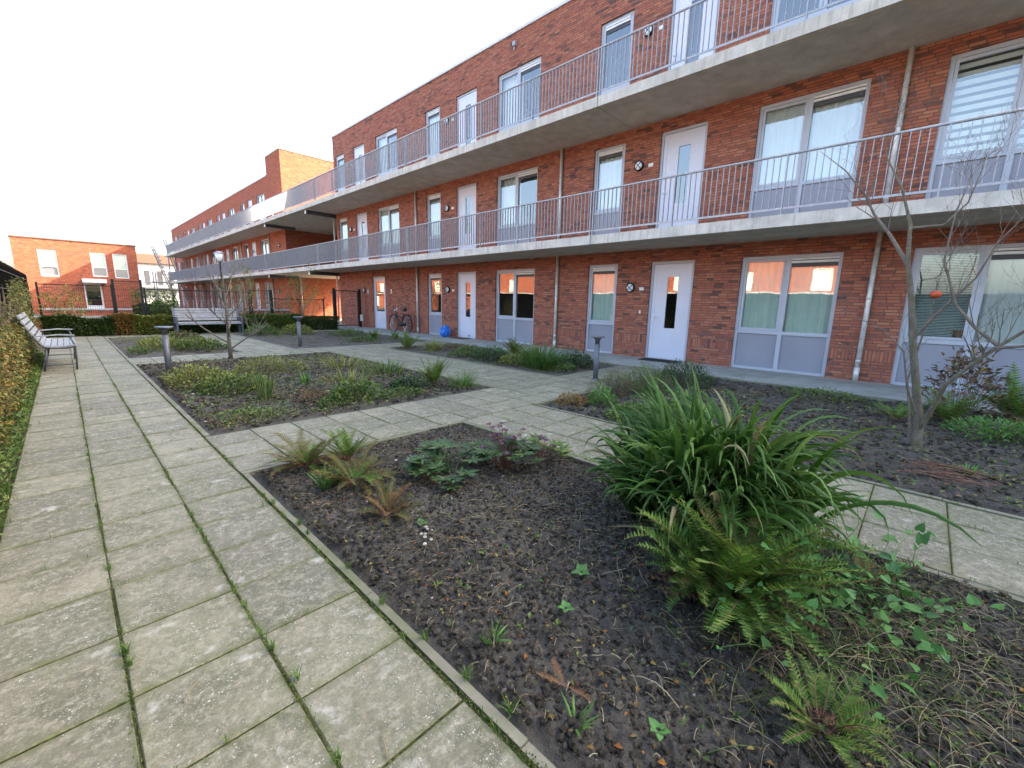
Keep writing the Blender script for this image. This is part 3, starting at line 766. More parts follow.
def wall_lamp(parent, y, z, fx=FX):
    def base():
        b = MB(); b.tube([(0, 0, 0), (-.05, 0, 0)], .115, 20); b.ring((-.05, 0, 0), (1, 0, 0), .105, .013, 22, 6)
        b.tube([(-.075, -.075, -.075), (-.09, 0, 0), (-.075, .075, .075)], .008, 5); b.tube([(-.075, .075, -.075), (-.09, 0, 0), (-.075, -.075, .075)], .008, 5)
        return b.mesh('wall_lamp', M['black'])
    def dm():
        b = MB(); b.dome((-.05, 0, 0), (-1, 0, 0), .095, .035, 18, 4); return b.mesh('glass_dome', M['lens'])
    o = put('wall_lamp', cached('wl', base), (fx, y, z), parent); put('glass_dome', cached('wd', dm), (fx, y, z), o)
def plate(parent, y, z, w=.12, h=.075, name='number_plate', fx=FX):
    def mk():
        b = MB(); b.box(-.012, -.0005, -w/2, w/2, -h/2, h/2); return b.mesh(name, M['alu'])
    put(name, cached((name, w, h), mk), (fx, y, z), parent)
def downpipe(parent, y, z0, z1, fx=FX, x=None):
    b = MB(); x = fx-.06 if x is None else x
    b.tube([(x, y, z0), (x, y, z1)], .04, 12); z = z0+.35
    while z < z1-.2:
        b.tube([(x, y, z), (x, y, z+.05)], .045, 12); b.box(x+.03, fx-.001, y-.012, y+.012, z+.01, z+.04); z += 1.15
    b.tube([(x, y, z0), (x, y, z0+.25)], .046, 12)
    b.build('downpipe', M['pipe'], parent, (fx, y, z0))

OX = 8.6
F = [0.0, 2.90, 5.80]
def gallery(parent, ya, yb, far=False):
    """slabs in 7.6 m pieces and railings in 1.9 m bays"""
    for zt, zb in ((2.88, 2.685), (5.76, 5.56)):
        y = ya
        while y < yb-.1:
            nxt = min(yb, (math.floor((y-5.85)/7.6+1e-6)+1)*7.6+5.85)
            b = MB(); y0, y1 = y+.008, nxt-.008; xa, xb = OX, FX-.003
            b.add([(xa, y0, zb), (xa, y1, zb), (xa, y1, zt), (xa, y0, zt)], [(0, 3, 2, 1)])
            b.add([(xa, y0, zt), (xa, y1, zt), (xb, y1, zt-.02), (xb, y0, zt-.02)], [(0, 3, 2, 1)])
            b.add([(xa, y0, zb), (xa, y0, zt), (xb, y0, zt-.02), (xb, y0, zb)], [(0, 1, 2, 3)]); b.add([(xa, y1, zb), (xa, y1, zt), (xb, y1, zt-.02), (xb, y1, zb)], [(3, 2, 1, 0)])
            b.cur = 1; b.add([(xa+.0, y0, zb), (xa, y1, zb), (xb, y1, zb), (xb, y0, zb)], [(0, 1, 2, 3)])
            # drip groove strip and underside bearing line
            b.cur = 0; b.box(xa+.06, xa+.075, y0+.01, y1-.01, zb-.006, zb-.0005)
            b.build('gallery_slab', [M['slab'], M['soffit']], parent, (xa, y0, zb)); y = nxt
        rb = MB(); x = OX+.03; zr = zt+.95
        rb.tube([(x, ya+.01, zr), (x, yb-.01, zr)], .021, 8); rb.box(x-.008, x+.008, ya+.01, yb-.01, zt+.085, zt+.12)
        rail = rb.build('gallery_railing', M['steel'], parent, (x, ya, zt))
        def bay():
            b = MB()
            for k in range(1, 19): b.box(-.017, .017, .1*k-.0045, .1*k+.0045, .118, .935)
            return b.mesh('balusters', M['steel'])
        def post():
            b = MB(); b.box(-.025, .025, -.009, .009, -.03, .94); b.box(-.03, .03, -.03, .03, .0, .012); return b.mesh('post', M['steel'])
        k = math.ceil((ya-5.85)/1.9-1e-6)
        while 5.85+1.9*k <= yb+.01:
            yy = 5.85+1.9*k
            joint = k % 4 == 0
            for dy in ((-.035, .035) if joint else (0,)):
                put('post', cached('post', post), (x, yy+dy, zt), rail)
            if yy+1.9 <= yb+.01: put('balusters', cached('bay', bay), (x, yy, zt), rail)
            k += 1

apt = thing('apartment_building', 'near red brick apartment block with pale lilac doors and two grey railed galleries', 'apartment building', (FX, 5, 0))
holes = []; YA, YB = -13.9, 22.4
wins = []; doors = []
MOD = 7.6
for fl in range(3):
    z0 = F[fl]+(.02 if fl == 0 else .03); z1 = F[fl]+2.385+(0.02 if fl else 0)
    for k in range(3):
        o = MOD*k
        if not (fl == 0 and k == 2):
            wins.append((1.30+o, 3.04+o, z0, z1, 'double', fl, k)); doors.append((4.04+o, 5.10+o, z0, z1, fl, k)); wins.append((6.03+o, 6.94+o, z0, z1, 'narrow', fl, k))
        else: doors.append((17.82, 18.95, z0, z1, fl, k))
    for k in range(2):   # mirrored flats on the near side
        o = -MOD*k*1.0
        wins.append((-1.41+o, .33+o, z0, z1, 'double', fl, -1-k)); doors.append((-3.47+o, -2.41+o, z0, z1, fl, -1-k)); wins.append((-5.30+o, -4.40+o, z0, z1, 'narrow', fl, -1-k))
holes = [(q[0], q[1], q[2], q[3]) for q in wins]+[(q[0], q[1], q[2], q[3]) for q in doors]
b = MB(); facade(b, FX, YA, YB, -.1, 9.12, holes)
facade(b, YB, FX, 20.2, -.1, 9.12, [], axis='y', sgn=1); facade(b, YA, FX, 20.2, -.1, 9.12, [], axis='y'); facade(b, 20.2, YA, YB, -.1, 9.12, [], sgn=1)
b.build('wall', M['brick'], apt)
b = MB(); b.box(FX-.04, 20.24, YB-.3, YB+.04, 9.12, 9.20); b.box(FX-.04, FX+.28, YA, YB-.3, 9.12, 9.20); b.box(19.9, 20.24, YA, YB-.3, 9.12, 9.20)
b.box(FX+.28, 19.9, YA, YB-.3, 8.9, 9.0)
b.build('roof', M['coping'], apt)
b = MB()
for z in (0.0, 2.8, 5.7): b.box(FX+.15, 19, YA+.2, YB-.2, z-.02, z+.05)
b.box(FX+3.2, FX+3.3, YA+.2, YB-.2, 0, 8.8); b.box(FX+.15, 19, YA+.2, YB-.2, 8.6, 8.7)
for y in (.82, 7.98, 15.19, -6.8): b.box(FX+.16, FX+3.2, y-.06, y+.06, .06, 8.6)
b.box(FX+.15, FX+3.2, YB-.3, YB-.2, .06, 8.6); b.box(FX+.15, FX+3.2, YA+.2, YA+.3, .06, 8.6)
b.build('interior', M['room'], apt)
fills = {(0, -1, 'double'): 'blind_far', (0, 0, 'double'): 'curtain_green', (0, 0, 'narrow'): 'curtain_green', (0, 1, 'double'): None, (0, 1, 'narrow'): None,
         (1, -1, 'double'): 'zebra', (1, 0, 'double'): 'curtain', (1, 0, 'narrow'): 'curtain', (1, 1, 'double'): 'half', (1, 1, 'narrow'): 'curtain', (1, 2, 'double'): 'curtain',
         (2, 0, 'double'): None, (2, 0, 'narrow'): None, (2, 1, 'double'): 'half', (2, 1, 'narrow'): 'curtain', (2, 2, 'double'): 'half', (2, 2, 'narrow'): None}
for q in wins: window(apt, *q[:5], fill=fills.get((q[5], q[6], q[4]), 'curtain'))
for q in doors: door(apt, *q[:4], glassy=(q[4] == 0 and q[5] == 2))
for fl in range(3):
    for k in range(3):
        y = 5.61+MOD*k
        if fl == 0 and k == 2: continue
        wall_lamp(apt, y, F[fl]+1.77); plate(apt, y-.30, F[fl]+1.74)
wall_lamp(apt, 19.75, 1.77); plate(apt, 19.4, 1.72, .07, .2, 'intercom'); plate(apt, 17.3, 1.72, .06, .2, 'intercom')
plate(apt, 5.31, 1.17, .04, .09, 'doorbell')
for y in (.82, 7.98, 15.19):
    downpipe(apt, y, .02, 2.684); downpipe(apt, y, 2.865, 5.558)
def vent():
    b = MB(); b.box(-.004, .0, -.035, .035, -.028, .028); return b.mesh('air_brick', M['frame_dark'])
for y, z in ((3.62, .12), (5.62, .12), (7.5, .11), (8.55, .11), (7.35, .11), (12.0, .11), (15.9, .11)): put('air_brick', cached('ab', vent), (FX-.001, y, z), apt)
b = MB(); b.box(FX-.10, FX-.002, 9.85, 9.95, 8.75, 8.86); b.tube([(FX-.05, 9.9, 8.75), (FX-.09, 9.9, 8.62)], .02, 6); b.build('roof_overflow', M['steel'], apt)
gallery(apt, -13.15, 30.55)
b = MB()
for z0, z1 in ((2.68, 2.88), (5.56, 5.76)): b.box(FX+.003, 15.5, 22.42, 29.66, z0, z1)
b.build('passage_deck', M['soffit'], apt)
for y in (22.46, 28.5):
    for z in (2.684, 5.558):
        b = MB(); b.box(8.75, FX+.2, y, y+.16, z-.17, z-.002); b.build('steel_beam', M['darksteel'], apt, (8.75, y, z-.17))
        b = MB(); b.box(8.735, 8.749, y, y+.16, z-.165, z-.01); b.build('beam_cap', M['alu'], apt, (8.735, y, z-.17))
downpipe(apt, 22.52, .02, 5.55, x=10.12)
b = MB(); facade(b, 15.4, 22.42, 29.66, 2.88, 5.56, []); b.build('passage_wall', M['brick'], apt)

# far block -------------------------------------------------------------
far = thing('apartment_building', 'far red brick apartment block with a taller stair tower at its near end', 'apartment building', (FX, 45, 0))
YC, YD, YT = 29.67, 67.5, 32.3
wf, df = [], []
for fl in range(3):
    z0 = F[fl]+.03; z1 = F[fl]+2.40
    for k in range(5):
        o = 7.25*k
        wf.append((33.0+o, 34.65+o, z0, z1, 'double')); df.append((35.7+o, 36.75+o, z0, z1)); wf.append((37.55+o, 38.5+o, z0, z1, 'narrow'))
df = [d for d in df if d[1] < YD-.5]; wf = [d for d in wf if d[1] < YD-.5]
b = MB(); facade(b, FX, YT, YD, -.1, 9.1, [q[:4] for q in wf+df if q[0] > YT]); facade(b, FX, YC, YT, -.1, 10.2, [])
facade(b, YC, FX, 20.2, -.1, 10.2, [], axis='y'); facade(b, YT, FX, 20.2, 9.1, 10.2, [], axis='y', sgn=1); facade(b, YD, FX, 20.2, -.1, 9.1, [], axis='y', sgn=1)
facade(b, 20.2, YC, YD, -.1, 9.1, [], sgn=1)
b.build('wall', M['brick_far'], far)
b = MB(); b.box(FX-.04, FX+.28, YT+.04, YD, 9.10, 9.18); b.box(FX+.28, 20.2, YT, YD, 8.9, 9.0); b.box(FX-.04, 20.24, YC-.04, YT+.04, 10.2, 10.28)
b.build('roof', M['coping'], far)
b = MB(); b.tube([(FX+1, 31.2, 10.28), (FX+1, 31.2, 12.0)], .02, 5); b.tube([(FX+.7, 31.2, 11.8), (FX+1.3, 31.2, 11.8)], .012, 4); b.tube([(FX+.8, 31.2, 11.6), (FX+1.2, 31.2, 11.6)], .012, 4); b.build('aerial', M['steel'], far)
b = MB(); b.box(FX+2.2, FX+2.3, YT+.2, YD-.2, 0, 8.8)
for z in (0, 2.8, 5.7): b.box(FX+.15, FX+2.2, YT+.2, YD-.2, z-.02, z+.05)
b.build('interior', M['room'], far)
for i, q in enumerate(wf): window(far, *q, fill=('curtain', None, 'half' if q[4] == 'double' else 'curtain')[i % 3], detail=False)
for q in df: door(far, *q, detail=False)
for y in (32.6, 39.2, 46.5, 53.8): downpipe(far, y, .02, 2.684); downpipe(far, y, 2.865, 5.558)
for y in (31.3, 36.9, 44.2): wall_lamp(far, y-.5, F[1]+1.77)
wall_lamp(far, 31.5, 1.77)
b = MB(); b.tube([(10.9, YC-.07, .02), (10.9, YC-.07, 2.66)], .05, 8); b.build('downpipe', M['pipe'], far)
gallery(far, 30.55, 60.95)

# red brick house closing the garden -------------------------------------
def simple_window(parent, x0, x1, z0, z1, y, low=.38, fill=None):
    w, h = x1-x0, z1-z0; b = MB(); f = .07
    b.box(x0, x0+f, y-.03, y+.05, z0, z1); b.box(x1-f, x1, y-.03, y+.05, z0, z1); b.box(x0+f, x1-f, y-.03, y+.05, z1-f, z1); b.box(x0+f, x1-f, y-.05, y+.05, z0, z0+f)
    b.box(x0+f, x1-f, y-.027, y+.05, z0+h*low-.03, z0+h*low+.03)
    o = b.build('window', M['alu'], parent, (x0, y, z0))
    b = MB(); b.add([(x0+f, y+.01, z0+f), (x1-f, y+.01, z0+f), (x1-f, y+.01, z1-f), (x0+f, y+.01, z1-f)], [(0, 1, 2, 3)]); b.build('pane', M['glass'], o)
    if fill: 
        b = MB(); b.box(x0+f, x1-f, y+.05, y+.06, z0+h*low, z1-f); b.build('blind', fill, o)
    b = MB(); b.box(x0+f, x1-f, y+.05, y+.07, z0+f, z0+h*low-.03); b.build('frosted_panel', M['panel'], o)
hs = thing('brick_house', 'orange red brick house with three tall upper windows across the garden end', 'house', (1.3, 45, 0))
hw = [(-.78, .12, 2.50, 4.32), (1.84, 2.66, 2.62, 4.34), (3.05, 3.86, 2.56, 4.36)]
hd = [(1.25, 2.2, 0.0, 2.15)]
b = MB(); facade(b, 45, -1.95, 4.45, -.1, 5.02, hw+hd, axis='y'); facade(b, 4.45, 45, 54, -.1, 5.02, [], sgn=1); facade(b, -1.95, 45, 54, -.1, 5.02, []); facade(b, 54, -1.95, 4.45, -.1, 5.02, [], axis='y', sgn=1)
b.build('wall', M['brick_far'], hs)
b = MB(); b.box(-2.0, 4.5, 44.95, 54.05, 5.02, 5.10); b.build('roof', M['brownroof'], hs)
b = MB(); b.box(-1.8, 4.3, 47, 47.1, 0, 4.9); b.build('interior', M['room'], hs)
for q, fl in zip(hw, (M['blind'], M['blind_green'], M['blind_green'])): simple_window(hs, *q, 45.07, fill=fl)
b = MB(); b.box(1.25, 1.33, 45.04, 45.12, 0, 2.15); b.box(2.12, 2.2, 45.04, 45.12, 0, 2.15); b.box(1.33, 2.12, 45.04, 45.12, 2.07, 2.15); b.box(1.33, 2.12, 45.06, 45.1, 0, .5)
dr = b.build('door', M['alu'], hs, (1.25, 45.05, 0)); b = MB(); b.add([(1.33, 45.08, .5), (2.12, 45.08, .5), (2.12, 45.08, 2.07), (1.33, 45.08, 2.07)], [(0, 1, 2, 3)]); b.build('pane', M['glass'], dr)
b = MB(); b.box(1.2, 2.5, 44.3, 45.0, 2.15, 2.42); b.build('canopy', M['alu'], hs)

wh = thing('white_house', 'distant white rendered building with a brown roof edge behind the steel stairs', 'house', (11, 90, 0))
b = MB(); b.box(7.2, 16, 90, 98, 0, 6.3); b.build('wall', M['whitewall'], wh)
b = MB(); b.box(7.0, 16.2, 89.6, 98.4, 6.3, 7.7); b.build('roof', M['brownroof'], wh)
for x in (9.6, 11.2, 12.6):
    b = MB(); b.box(x, x+.6, 89.93, 89.99, 3.0, 5.2); b.build('window', M['frame_dark'], wh, (x, 89.9, 3))
b = MB(); b.box(8, 14, 88.9, 88.95, 3.6, 3.7); [b.box(8+.5*i, 8.04+.5*i, 88.9, 88.94, 2.6, 3.6) for i in range(13)]; b.box(7.6, 14.5, 88.8, 89.9, 2.4, 2.6); b.build('balcony', M['darksteel'], wh)

# building across the garden: only seen mirrored in the windows, and lit by the sun
op = thing('brick_house', 'sunlit orange brick terrace mirrored in the ground floor windows', 'house', (-24, 24, 0))
oh = []
for k in range(15): oh.append((6.2+6*k, 7.6+6*k, 2.9, 4.6)); oh.append((8.6+6*k, 9.6+6*k, .1, 2.2))
b = MB(); facade(b, -24, 4.5, 98, -.1, 6.4, oh, sgn=1); facade(b, 4.5, -32, -24, -.1, 6.4, [], axis='y'); facade(b, 98, -32, -24, -.1, 6.4, [], axis='y', sgn=1); facade(b, -32, 4.5, 98, -.1, 6.4, [])
b.build('wall', M['brick_far'], op)
b = MB(); b.box(-32.1, -23.9, 4.4, 98.1, 6.4, 6.5); b.build('roof', M['coping'], op)
b = MB(); b.box(-26, -25.9, 5, 97, 0, 6.3); b.build('interior', M['room'], op)
for q in oh:
    b = MB(); y0, y1, z0, z1 = q
    b.box(-24.08, -24.03, y0, y0+.08, z0, z1); b.box(-24.08, -24.03, y1-.08, y1, z0, z1); b.box(-24.08, -24.03, y0+.08, y1-.08, z1-.08, z1); b.box(-24.08, -24.03, y0+.08, y1-.08, z0, z0+.08)
    b.cur = 1; b.box(-24.2, -24.1, y0+.08, y1-.08, z0+.08, z1-.08)
    b.build('window', [M['alu'], M['curtain_green']], op, (-24, y0, z0))
b = MB(); b.box(-23.98, -23.6, 4.5, 98, 2.55, 2.75); b.build('canopy', M['whitewall'], op)

# steel stairs at the far gallery end ------------------------------------
st = thing('steel_staircase', 'galvanised steel staircase climbing to the far end of the galleries', 'staircase', (8.6, 62, 0))
for yy in (61.2, 62.4):
    b = MB(); b.bar((9.2, yy, 0), (7.5, yy, 6.6), .06, .11); b.build('stringer', M['steel'], st, (9.2, yy, 0))
    b = MB(); b.bar((10.4, yy, 0), (8.6, yy, 7.5), .06, .11); b.build('stringer', M['steel'], st, (10.4, yy, 0))
b = MB()
for k in range(17):
    t = k/17; b.box(9.15-1.7*t, 9.45-1.7*t, 61.2, 62.4, .35+6.2*t, .39+6.2*t)
b.build('treads', M['steel'], st)
b = MB(); b.box(6.9, 10.1, 60.98, 63, 2.7, 2.82); b.box(8.6, 10.1, 60.98, 63, 5.6, 5.72); b.build('landing', M['steel'], st)
for x, y in ((7.4, 62.9), (9.6, 62.9), (7.4, 61.1), (8.7, 61.1)):
    b = MB(); b.tube([(x, y, 0), (x, y, 3.9 if x < 8 else 6.8)], .06, 6); b.build('post', M['steel'], st, (x, y, 0))
b = MB(); [b.bar((6.9, 61, 3.0+.22*i), (8.6, 61, 3.0+.22*i), .03, .03) for i in range(4)]; b.build('handrail', M['steel'], st)

# garden end: low brick walls, mesh fence, gates ---------------------------
def lowwall(x0, x1, y, z, lab):
    t = thing('garden_wall', lab, 'wall', ((x0+x1)/2, y, 0), 'low walls behind the end hedge')
    b = MB(); b.box(x0, x1, y, y+.3, -.05, z); b.build('wall', M['brick_far'], t)
    b = MB(); n = max(1, int((x1-x0)/1.0)); [b.box(x0-.02+(x1-x0+.04)*i/n+.003, x0-.02+(x1-x0+.04)*(i+1)/n-.003, y-.03, y+.33, z, z+.065) for i in range(n)]; b.build('coping', M['walk'] if 0 else M['whitewall'], t)
lowwall(-.6, 5.3, 24.6, .68, 'long low red brick wall with a pale coping behind the left part of the hedge')
lowwall(-.9, 5.6, 21.6, .48, 'lowest brick kerb wall with a white coping just behind the hedge')
lowwall(6.0, 8.0, 23.5, .70, 'short low brick wall with pale coping right of the slatted bench')
def mesh_fence(pts, y, h, lab, loc, postsz=.026, cat='fence', wires=True, group=None, name='mesh_fence'):
    t = thing(name, lab, cat, loc, group)
    for x in pts:
        b = MB(); b.box(x-postsz, x+postsz, y-postsz, y+postsz, -.05, h+.05); b.build('post', M['black'], t, (x, y, 0))
    for a, c in zip(pts[:-1], pts[1:]):
        b = MB(); z = .1
        while z < h: b.box(a+postsz, c-postsz, y-.004, y+.004, z, z+.008); z += .2
        x = a+.05
        while x < c: b.box(x-.0025, x+.0025, y-.003, y+.003, .08, h-.02); x += .055
        b.box(a+postsz, c-postsz, y-.015, y+.015, h-.03, h)
        b.build('wire_panel', M['black'], t, (a, y, 0))
mesh_fence([-.5, 1.24], 20.4, 1.62, 'left stretch of black wire mesh fence in front of the brick house', (.4, 20.4, 0))
mesh_fence([1.28, 2.02], 20.4, 1.80, 'narrow black mesh gate leaf with a tall post in the left fence', (1.6, 20.4, 0), .036, 'gate', name='mesh_gate')
mesh_fence([2.10, 5.40], 20.4, 1.55, 'black wire mesh fence behind the slatted bench', (3.8, 20.4, 0))
mesh_fence([5.46, 6.24], 20.4, 1.62, 'black double gate with thick posts behind the hedge right of the bench', (5.8, 20.4, 0), .05, 'gate', name='mesh_gate')
mesh_fence([6.32, 8.55], 20.6, 1.3, 'black mesh fence between the double gate and the walkway gate', (7.4, 20.6, 0))
t = thing('garden_gate', 'open framed black mesh gate across the walkway beside the brick corner', 'gate', (9.3, 19.8, 0))
for x in (8.72, 9.96):
    b = MB(); b.box(x-.05, x+.05, 19.78, 19.88, 0.02, 1.82); b.build('post', M['black'], t, (x, 19.8, 0))
b = MB()
b.box(8.79, 9.89, 19.81, 19.85, .10, .14); b.box(8.79, 9.89, 19.81, 19.85, 1.70, 1.74); b.box(8.79, 8.83, 19.81, 19.85, .14, 1.70); b.box(9.85, 9.89, 19.81, 19.85, .14, 1.70)
x = 8.9
while x < 9.85: b.box(x-.002, x+.002, 19.828, 19.832, .14, 1.7); x += .07
z = .25
while z < 1.7: b.box(8.83, 9.85, 19.827, 19.833, z, z+.006); z += .2
b.build('gate_leaf', M['black'], t); b = MB(); b.box(9.93, 10.02, 19.66, 19.77, .32, .62); b.build('lock_box', M['alu'], t)
b = MB(); b.box(8.66, 8.78, 19.72, 19.77, .9, 1.1); b.build('latch', M['black'], t)

# dark close-boarded fence on the left --------------------------------------
t = thing('boarded_fence', 'dark almost black fence overgrown by climbers along the left path edge', 'fence', (-.8, 12, 0))
b = MB(); y = -3
while y < 23.5: b.box(-.80+U(-.004, .004), -.775, y, y+.145, 0, 1.95+U(-.01, .01)); y += .15
b.build('boards', M['fenceblack'], t)
for k in range(14):
    b = MB(); b.box(-.87, -.80, -3+2*k, -2.92+2*k, -.05, 1.94); b.build('post', M['fenceblack'], t, (-.83, -3+2*k, 0))
b = MB()
for z in (.35, .7, 1.05, 1.4, 1.75): b.tube([(-.745, -3, z), (-.745, 23, z)], .003, 4)
b.build('climbing_wires', M['steel'], t)

# ------------------------------------------------------------------ furniture
t = thing('garden_bench', 'weathered slatted bench with armrests beside the climbers on the left path', 'bench', (-.2, 11.7, 0))
ya, yb = 10.72, 12.62
def prof(k):  # back from top to bottom, then the seat towards the path
    P = [(-.53, .92), (-.50, .83), (-.46, .74), (-.42, .65), (-.375, .56), (-.33, .475)]
    S = [(-.27, .425), (-.19, .415), (-.11, .415), (-.03, .42), (.05, .43)]
    return P[k] if k < 6 else S[k-6]
for k in range(11):
    x, z = prof(k); x2, z2 = prof(min(10, k+1)) if k not in (5, 10) else prof(k-1)
    d = V((x2-x, 0, z2-z)).normalized(); nrm = V((d.z, 0, -d.x))
    b = MB(); c = V((x, 0, z)); b.bar(V((x, ya, z)), V((x, yb, z)), .068, .024, up=V((d.z, 0, -d.x)))
    b.build('slat', M['benchlight'], t, (x, ya, z))
for y in (ya+.05, yb-.05, (ya+yb)/2):
    b = MB(); b.tube([(-.545, y, .94), (-.44, y, .66), (-.345, y, .46), (-.29, y, .395), (-.05, y, .385), (.085, y, .41)], .014, 6); b.build('side_rail', M['darksteel'], t, (-.3, y, .4))
for y in (ya+.05, yb-.05):
    b = MB(); b.tube([(.045, y, .0), (.065, y, .25), (.07, y, .42), (.02, y, .60)], .015, 6); b.build('leg', M['darksteel'], t, (.05, y, 0))
    b = MB(); b.tube([(-.35, y, .0), (-.30, y, .2), (-.28, y, .40)], .015, 6); b.tube([(-.33, y, .10), (.05, y, .10)], .009, 5); b.build('leg', M['darksteel'], t, (-.35, y, 0))
    b = MB(); b.bar((-.40, y, .595), (-.12, y, .62), .055, .02); b.bar((-.12, y, .62), (.08, y, .605), .055, .02); b.build('armrest', M['benchlight'], t, (-.1, y, .6))
t = thing('park_bench', 'wide grey slatted bench with blocky dark ends facing the garden from the far hedge', 'bench', (3.6, 18.5, 0))
for k in range(5):
    z = .52+.088*k; b = MB(); b.box(2.66, 4.52, 18.78+.018*k, 18.81+.018*k, z-.036, z+.036); b.build('slat', M['benchwood'], t, (2.66, 18.8, z))
for k in range(5):
    y = 18.34+.09*k; b = MB(); b.box(2.66, 4.52, y-.038, y+.038, .405+(.0 if k else -.0), .435); b.build('slat', M['benchwood'], t, (2.66, y, .42))
b = MB(); b.box(2.66, 4.52, 18.275, 18.298, .36, .43); b.build('front_rail', M['benchlight'], t)
for x in (2.60, 4.53):
    b = MB(); b.box(x, x+.055, 18.30, 18.40, 0, .40); b.box(x, x+.055, 18.72, 18.84, 0, .52); b.bar((x+.0275, 18.79, .5), (x+.0275, 18.90, .93), .05, .06, up=V((0, 1, 0))); b.box(x, x+.055, 18.40, 18.72, .30, .40); b.box(x, x+.055, 18.30, 18.72, .58, .62); b.box(x, x+.055, 18.30, 18.36, .40, .58)
    b.build('leg', M['darksteel'], t, (x, 18.5, 0))
def bollard(x, y, h, lab, lean=0.0):
    t = thing('bollard_light', lab, 'bollard light', (x, y, 0), 'grey bollard lights of the garden')
    b = MB(); b.tube([(x, y, -.05), (x, y, h-.13)], .047, 16); b.tube([(x, y, -.05), (x, y, .03)], .06, 16); b.build('post', M['bollard'], t)
    b = MB(); b.tube([(x, y, h-.13), (x, y, h-.07), (x, y, h-.025)], [.036, .045, .075], 16); b.build('lens', M['lens'] if 0 else M['darksteel'], t)
    b = MB(); b.tube([(x, y, h-.025), (x, y, h-.02), (x, y, h), (x, y, h+.004)], [.10, .125, .125, .115], 24); b.build('cap', M['bollard'], t)
    b = MB(); b.blob((x-.045, y-.02, h-.17), .010, 0, 1); b.build('screw', M['chrome'], t)
bollard(1.11, 9.0, .82, 'grey mushroom topped bollard light in the yellow green ground cover')
bollard(6.45, 4.12, .78, 'grey flat capped bollard light standing before the narrow window and heather shrub')
bollard(4.36, 12.18, .84, 'grey bollard light at the bare corner of the far bed')
t = thing('lamp_post', 'tall black lamp post with a white cone lantern behind the slatted bench', 'street lamp', (4.62, 20.9, 0))
b = MB(); b.tube([(4.62, 20.9, -.05), (4.62, 20.9, .5), (4.62, 20.9, .52), (4.62, 20.9, 2.72)], [.055, .055, .036, .03], 10); b.build('pole', M['black'], t)
b = MB(); b.tube([(4.62, 20.9, 2.72), (4.62, 20.9, 2.76), (4.62, 20.9, 3.04)], [.05, .07, .17], 14); b.build('lantern_glass', M['lens'], t)
b = MB(); b.tube([(4.62, 20.9, 3.04), (4.62, 20.9, 3.06), (4.62, 20.9, 3.12)], [.185, .185, .05], 14); b.build('lantern_cap', M['steel'], t)

t = thing('bicycle', 'black bicycle with dull red details leaning against the brick wall', 'bicycle', (9.85, 15.9, .02))
bx = 9.78; yr, yf = 15.42, 16.46; rr = .335; zw = rr+.035
def wheel(y, nm):
    b = MB(); b.ring((bx, y, zw), (1, 0, 0), rr, .024, 32, 6); o = b.build(nm, M['rubber'], t, (bx, y, zw))
    b = MB(); b.ring((bx, y, zw), (1, 0, 0), rr-.026, .011, 32, 5); b.build('rim', M['chrome'], o)
    b = MB()
    for k in range(28):
        a = 2*math.pi*k/28; b.tube([(bx+(.02 if k % 2 else -.02), y, zw), (bx, y+math.cos(a)*(rr-.03), zw+math.sin(a)*(rr-.03))], .0013, 3, False)
    b.tube([(bx-.04, y, zw), (bx+.04, y, zw)], .02, 8); b.build('spokes', M['chrome'], o)
    b = MB(); pts = [(bx, y+math.cos(a)*(rr+.045), zw+math.sin(a)*(rr+.045)) for a in [R(q) for q in ((range(20, 200, 15) if nm == 'rear_wheel' else range(-10, 150, 15)))]]; b.tube(pts, .017, 5); b.build('mudguard', M['black'], t)
wheel(yr, 'rear_wheel'); wheel(yf, 'front_wheel')
b = MB(); hb = (bx, 16.20, .86); bb = (bx, 15.86, .31); stt = (bx, 15.68, .80)
b.tube([hb, (bx, 16.24, .74)], .018, 8); b.tube([(bx, 16.235, .76), (bx, 16.05, .55), bb], .017, 8); b.tube([(bx, 16.21, .82), (bx, 16.0, .66), (bx, 15.75, .60)], .014, 8); b.tube([bb, stt], .016, 8)
for s in (-.04, .04): b.tube([(bx+s*.4, 15.72, .72), (bx+s, yr, zw)], .008, 6); b.tube([(bx+s*.4, 15.86, .31), (bx+s, yr, zw)], .009, 6); b.tube([(bx+s*.5, 16.25, .70), (bx+s, 16.40, .45), (bx+s, yf, zw)], .011, 6)
b.build('frame', M['black'], t)
b = MB(); b.tube([(bx, 16.22, .80), (bx, 16.17, 1.06)], .012, 6); b.tube([(bx-.28, 15.98, 1.07), (bx-.27, 16.14, 1.10), (bx-.10, 16.21, 1.08), (bx+.10, 16.21, 1.08), (bx+.27, 16.14, 1.10), (bx+.28, 15.98, 1.07)], .011, 6)
h_ = b.build('handlebar', M['chrome'], t); b = MB(); [b.tube([(bx+s*.28, 15.95, 1.07), (bx+s*.275, 16.07, 1.085)], .017, 7) for s in (-1, 1)]; b.build('grip', M['rubber'], h_)
b = MB(); b.tube([stt, (bx, 15.655, .90)], .011, 6); b.build('seat_post', M['chrome'], t)
b = MB(); b.tube([(bx, 15.50, .945), (bx, 15.54, .955), (bx, 15.64, .95), (bx, 15.76, .945), (bx, 15.80, .94)], [.05, .085, .07, .03, .018], 10); b.build('saddle', M['rubber'], t)
b = MB(); [b.tube([(bx+s, 15.66, .76), (bx+s, 15.20, .76)], .007, 5) for s in (-.06, 0, .06)]; [b.tube([(bx+s, 15.25, .76), (bx+s*.7, yr, zw)], .006, 5) for s in (-.06, .06)]; b.box(bx-.07, bx+.07, 15.19, 15.22, .74, .77); b.build('carrier', M['black'], t)
b = MB(); b.box(bx-.03, bx+.03, 15.16, 15.185, .66, .73); b.build('rear_light', M['redpaint'], t)
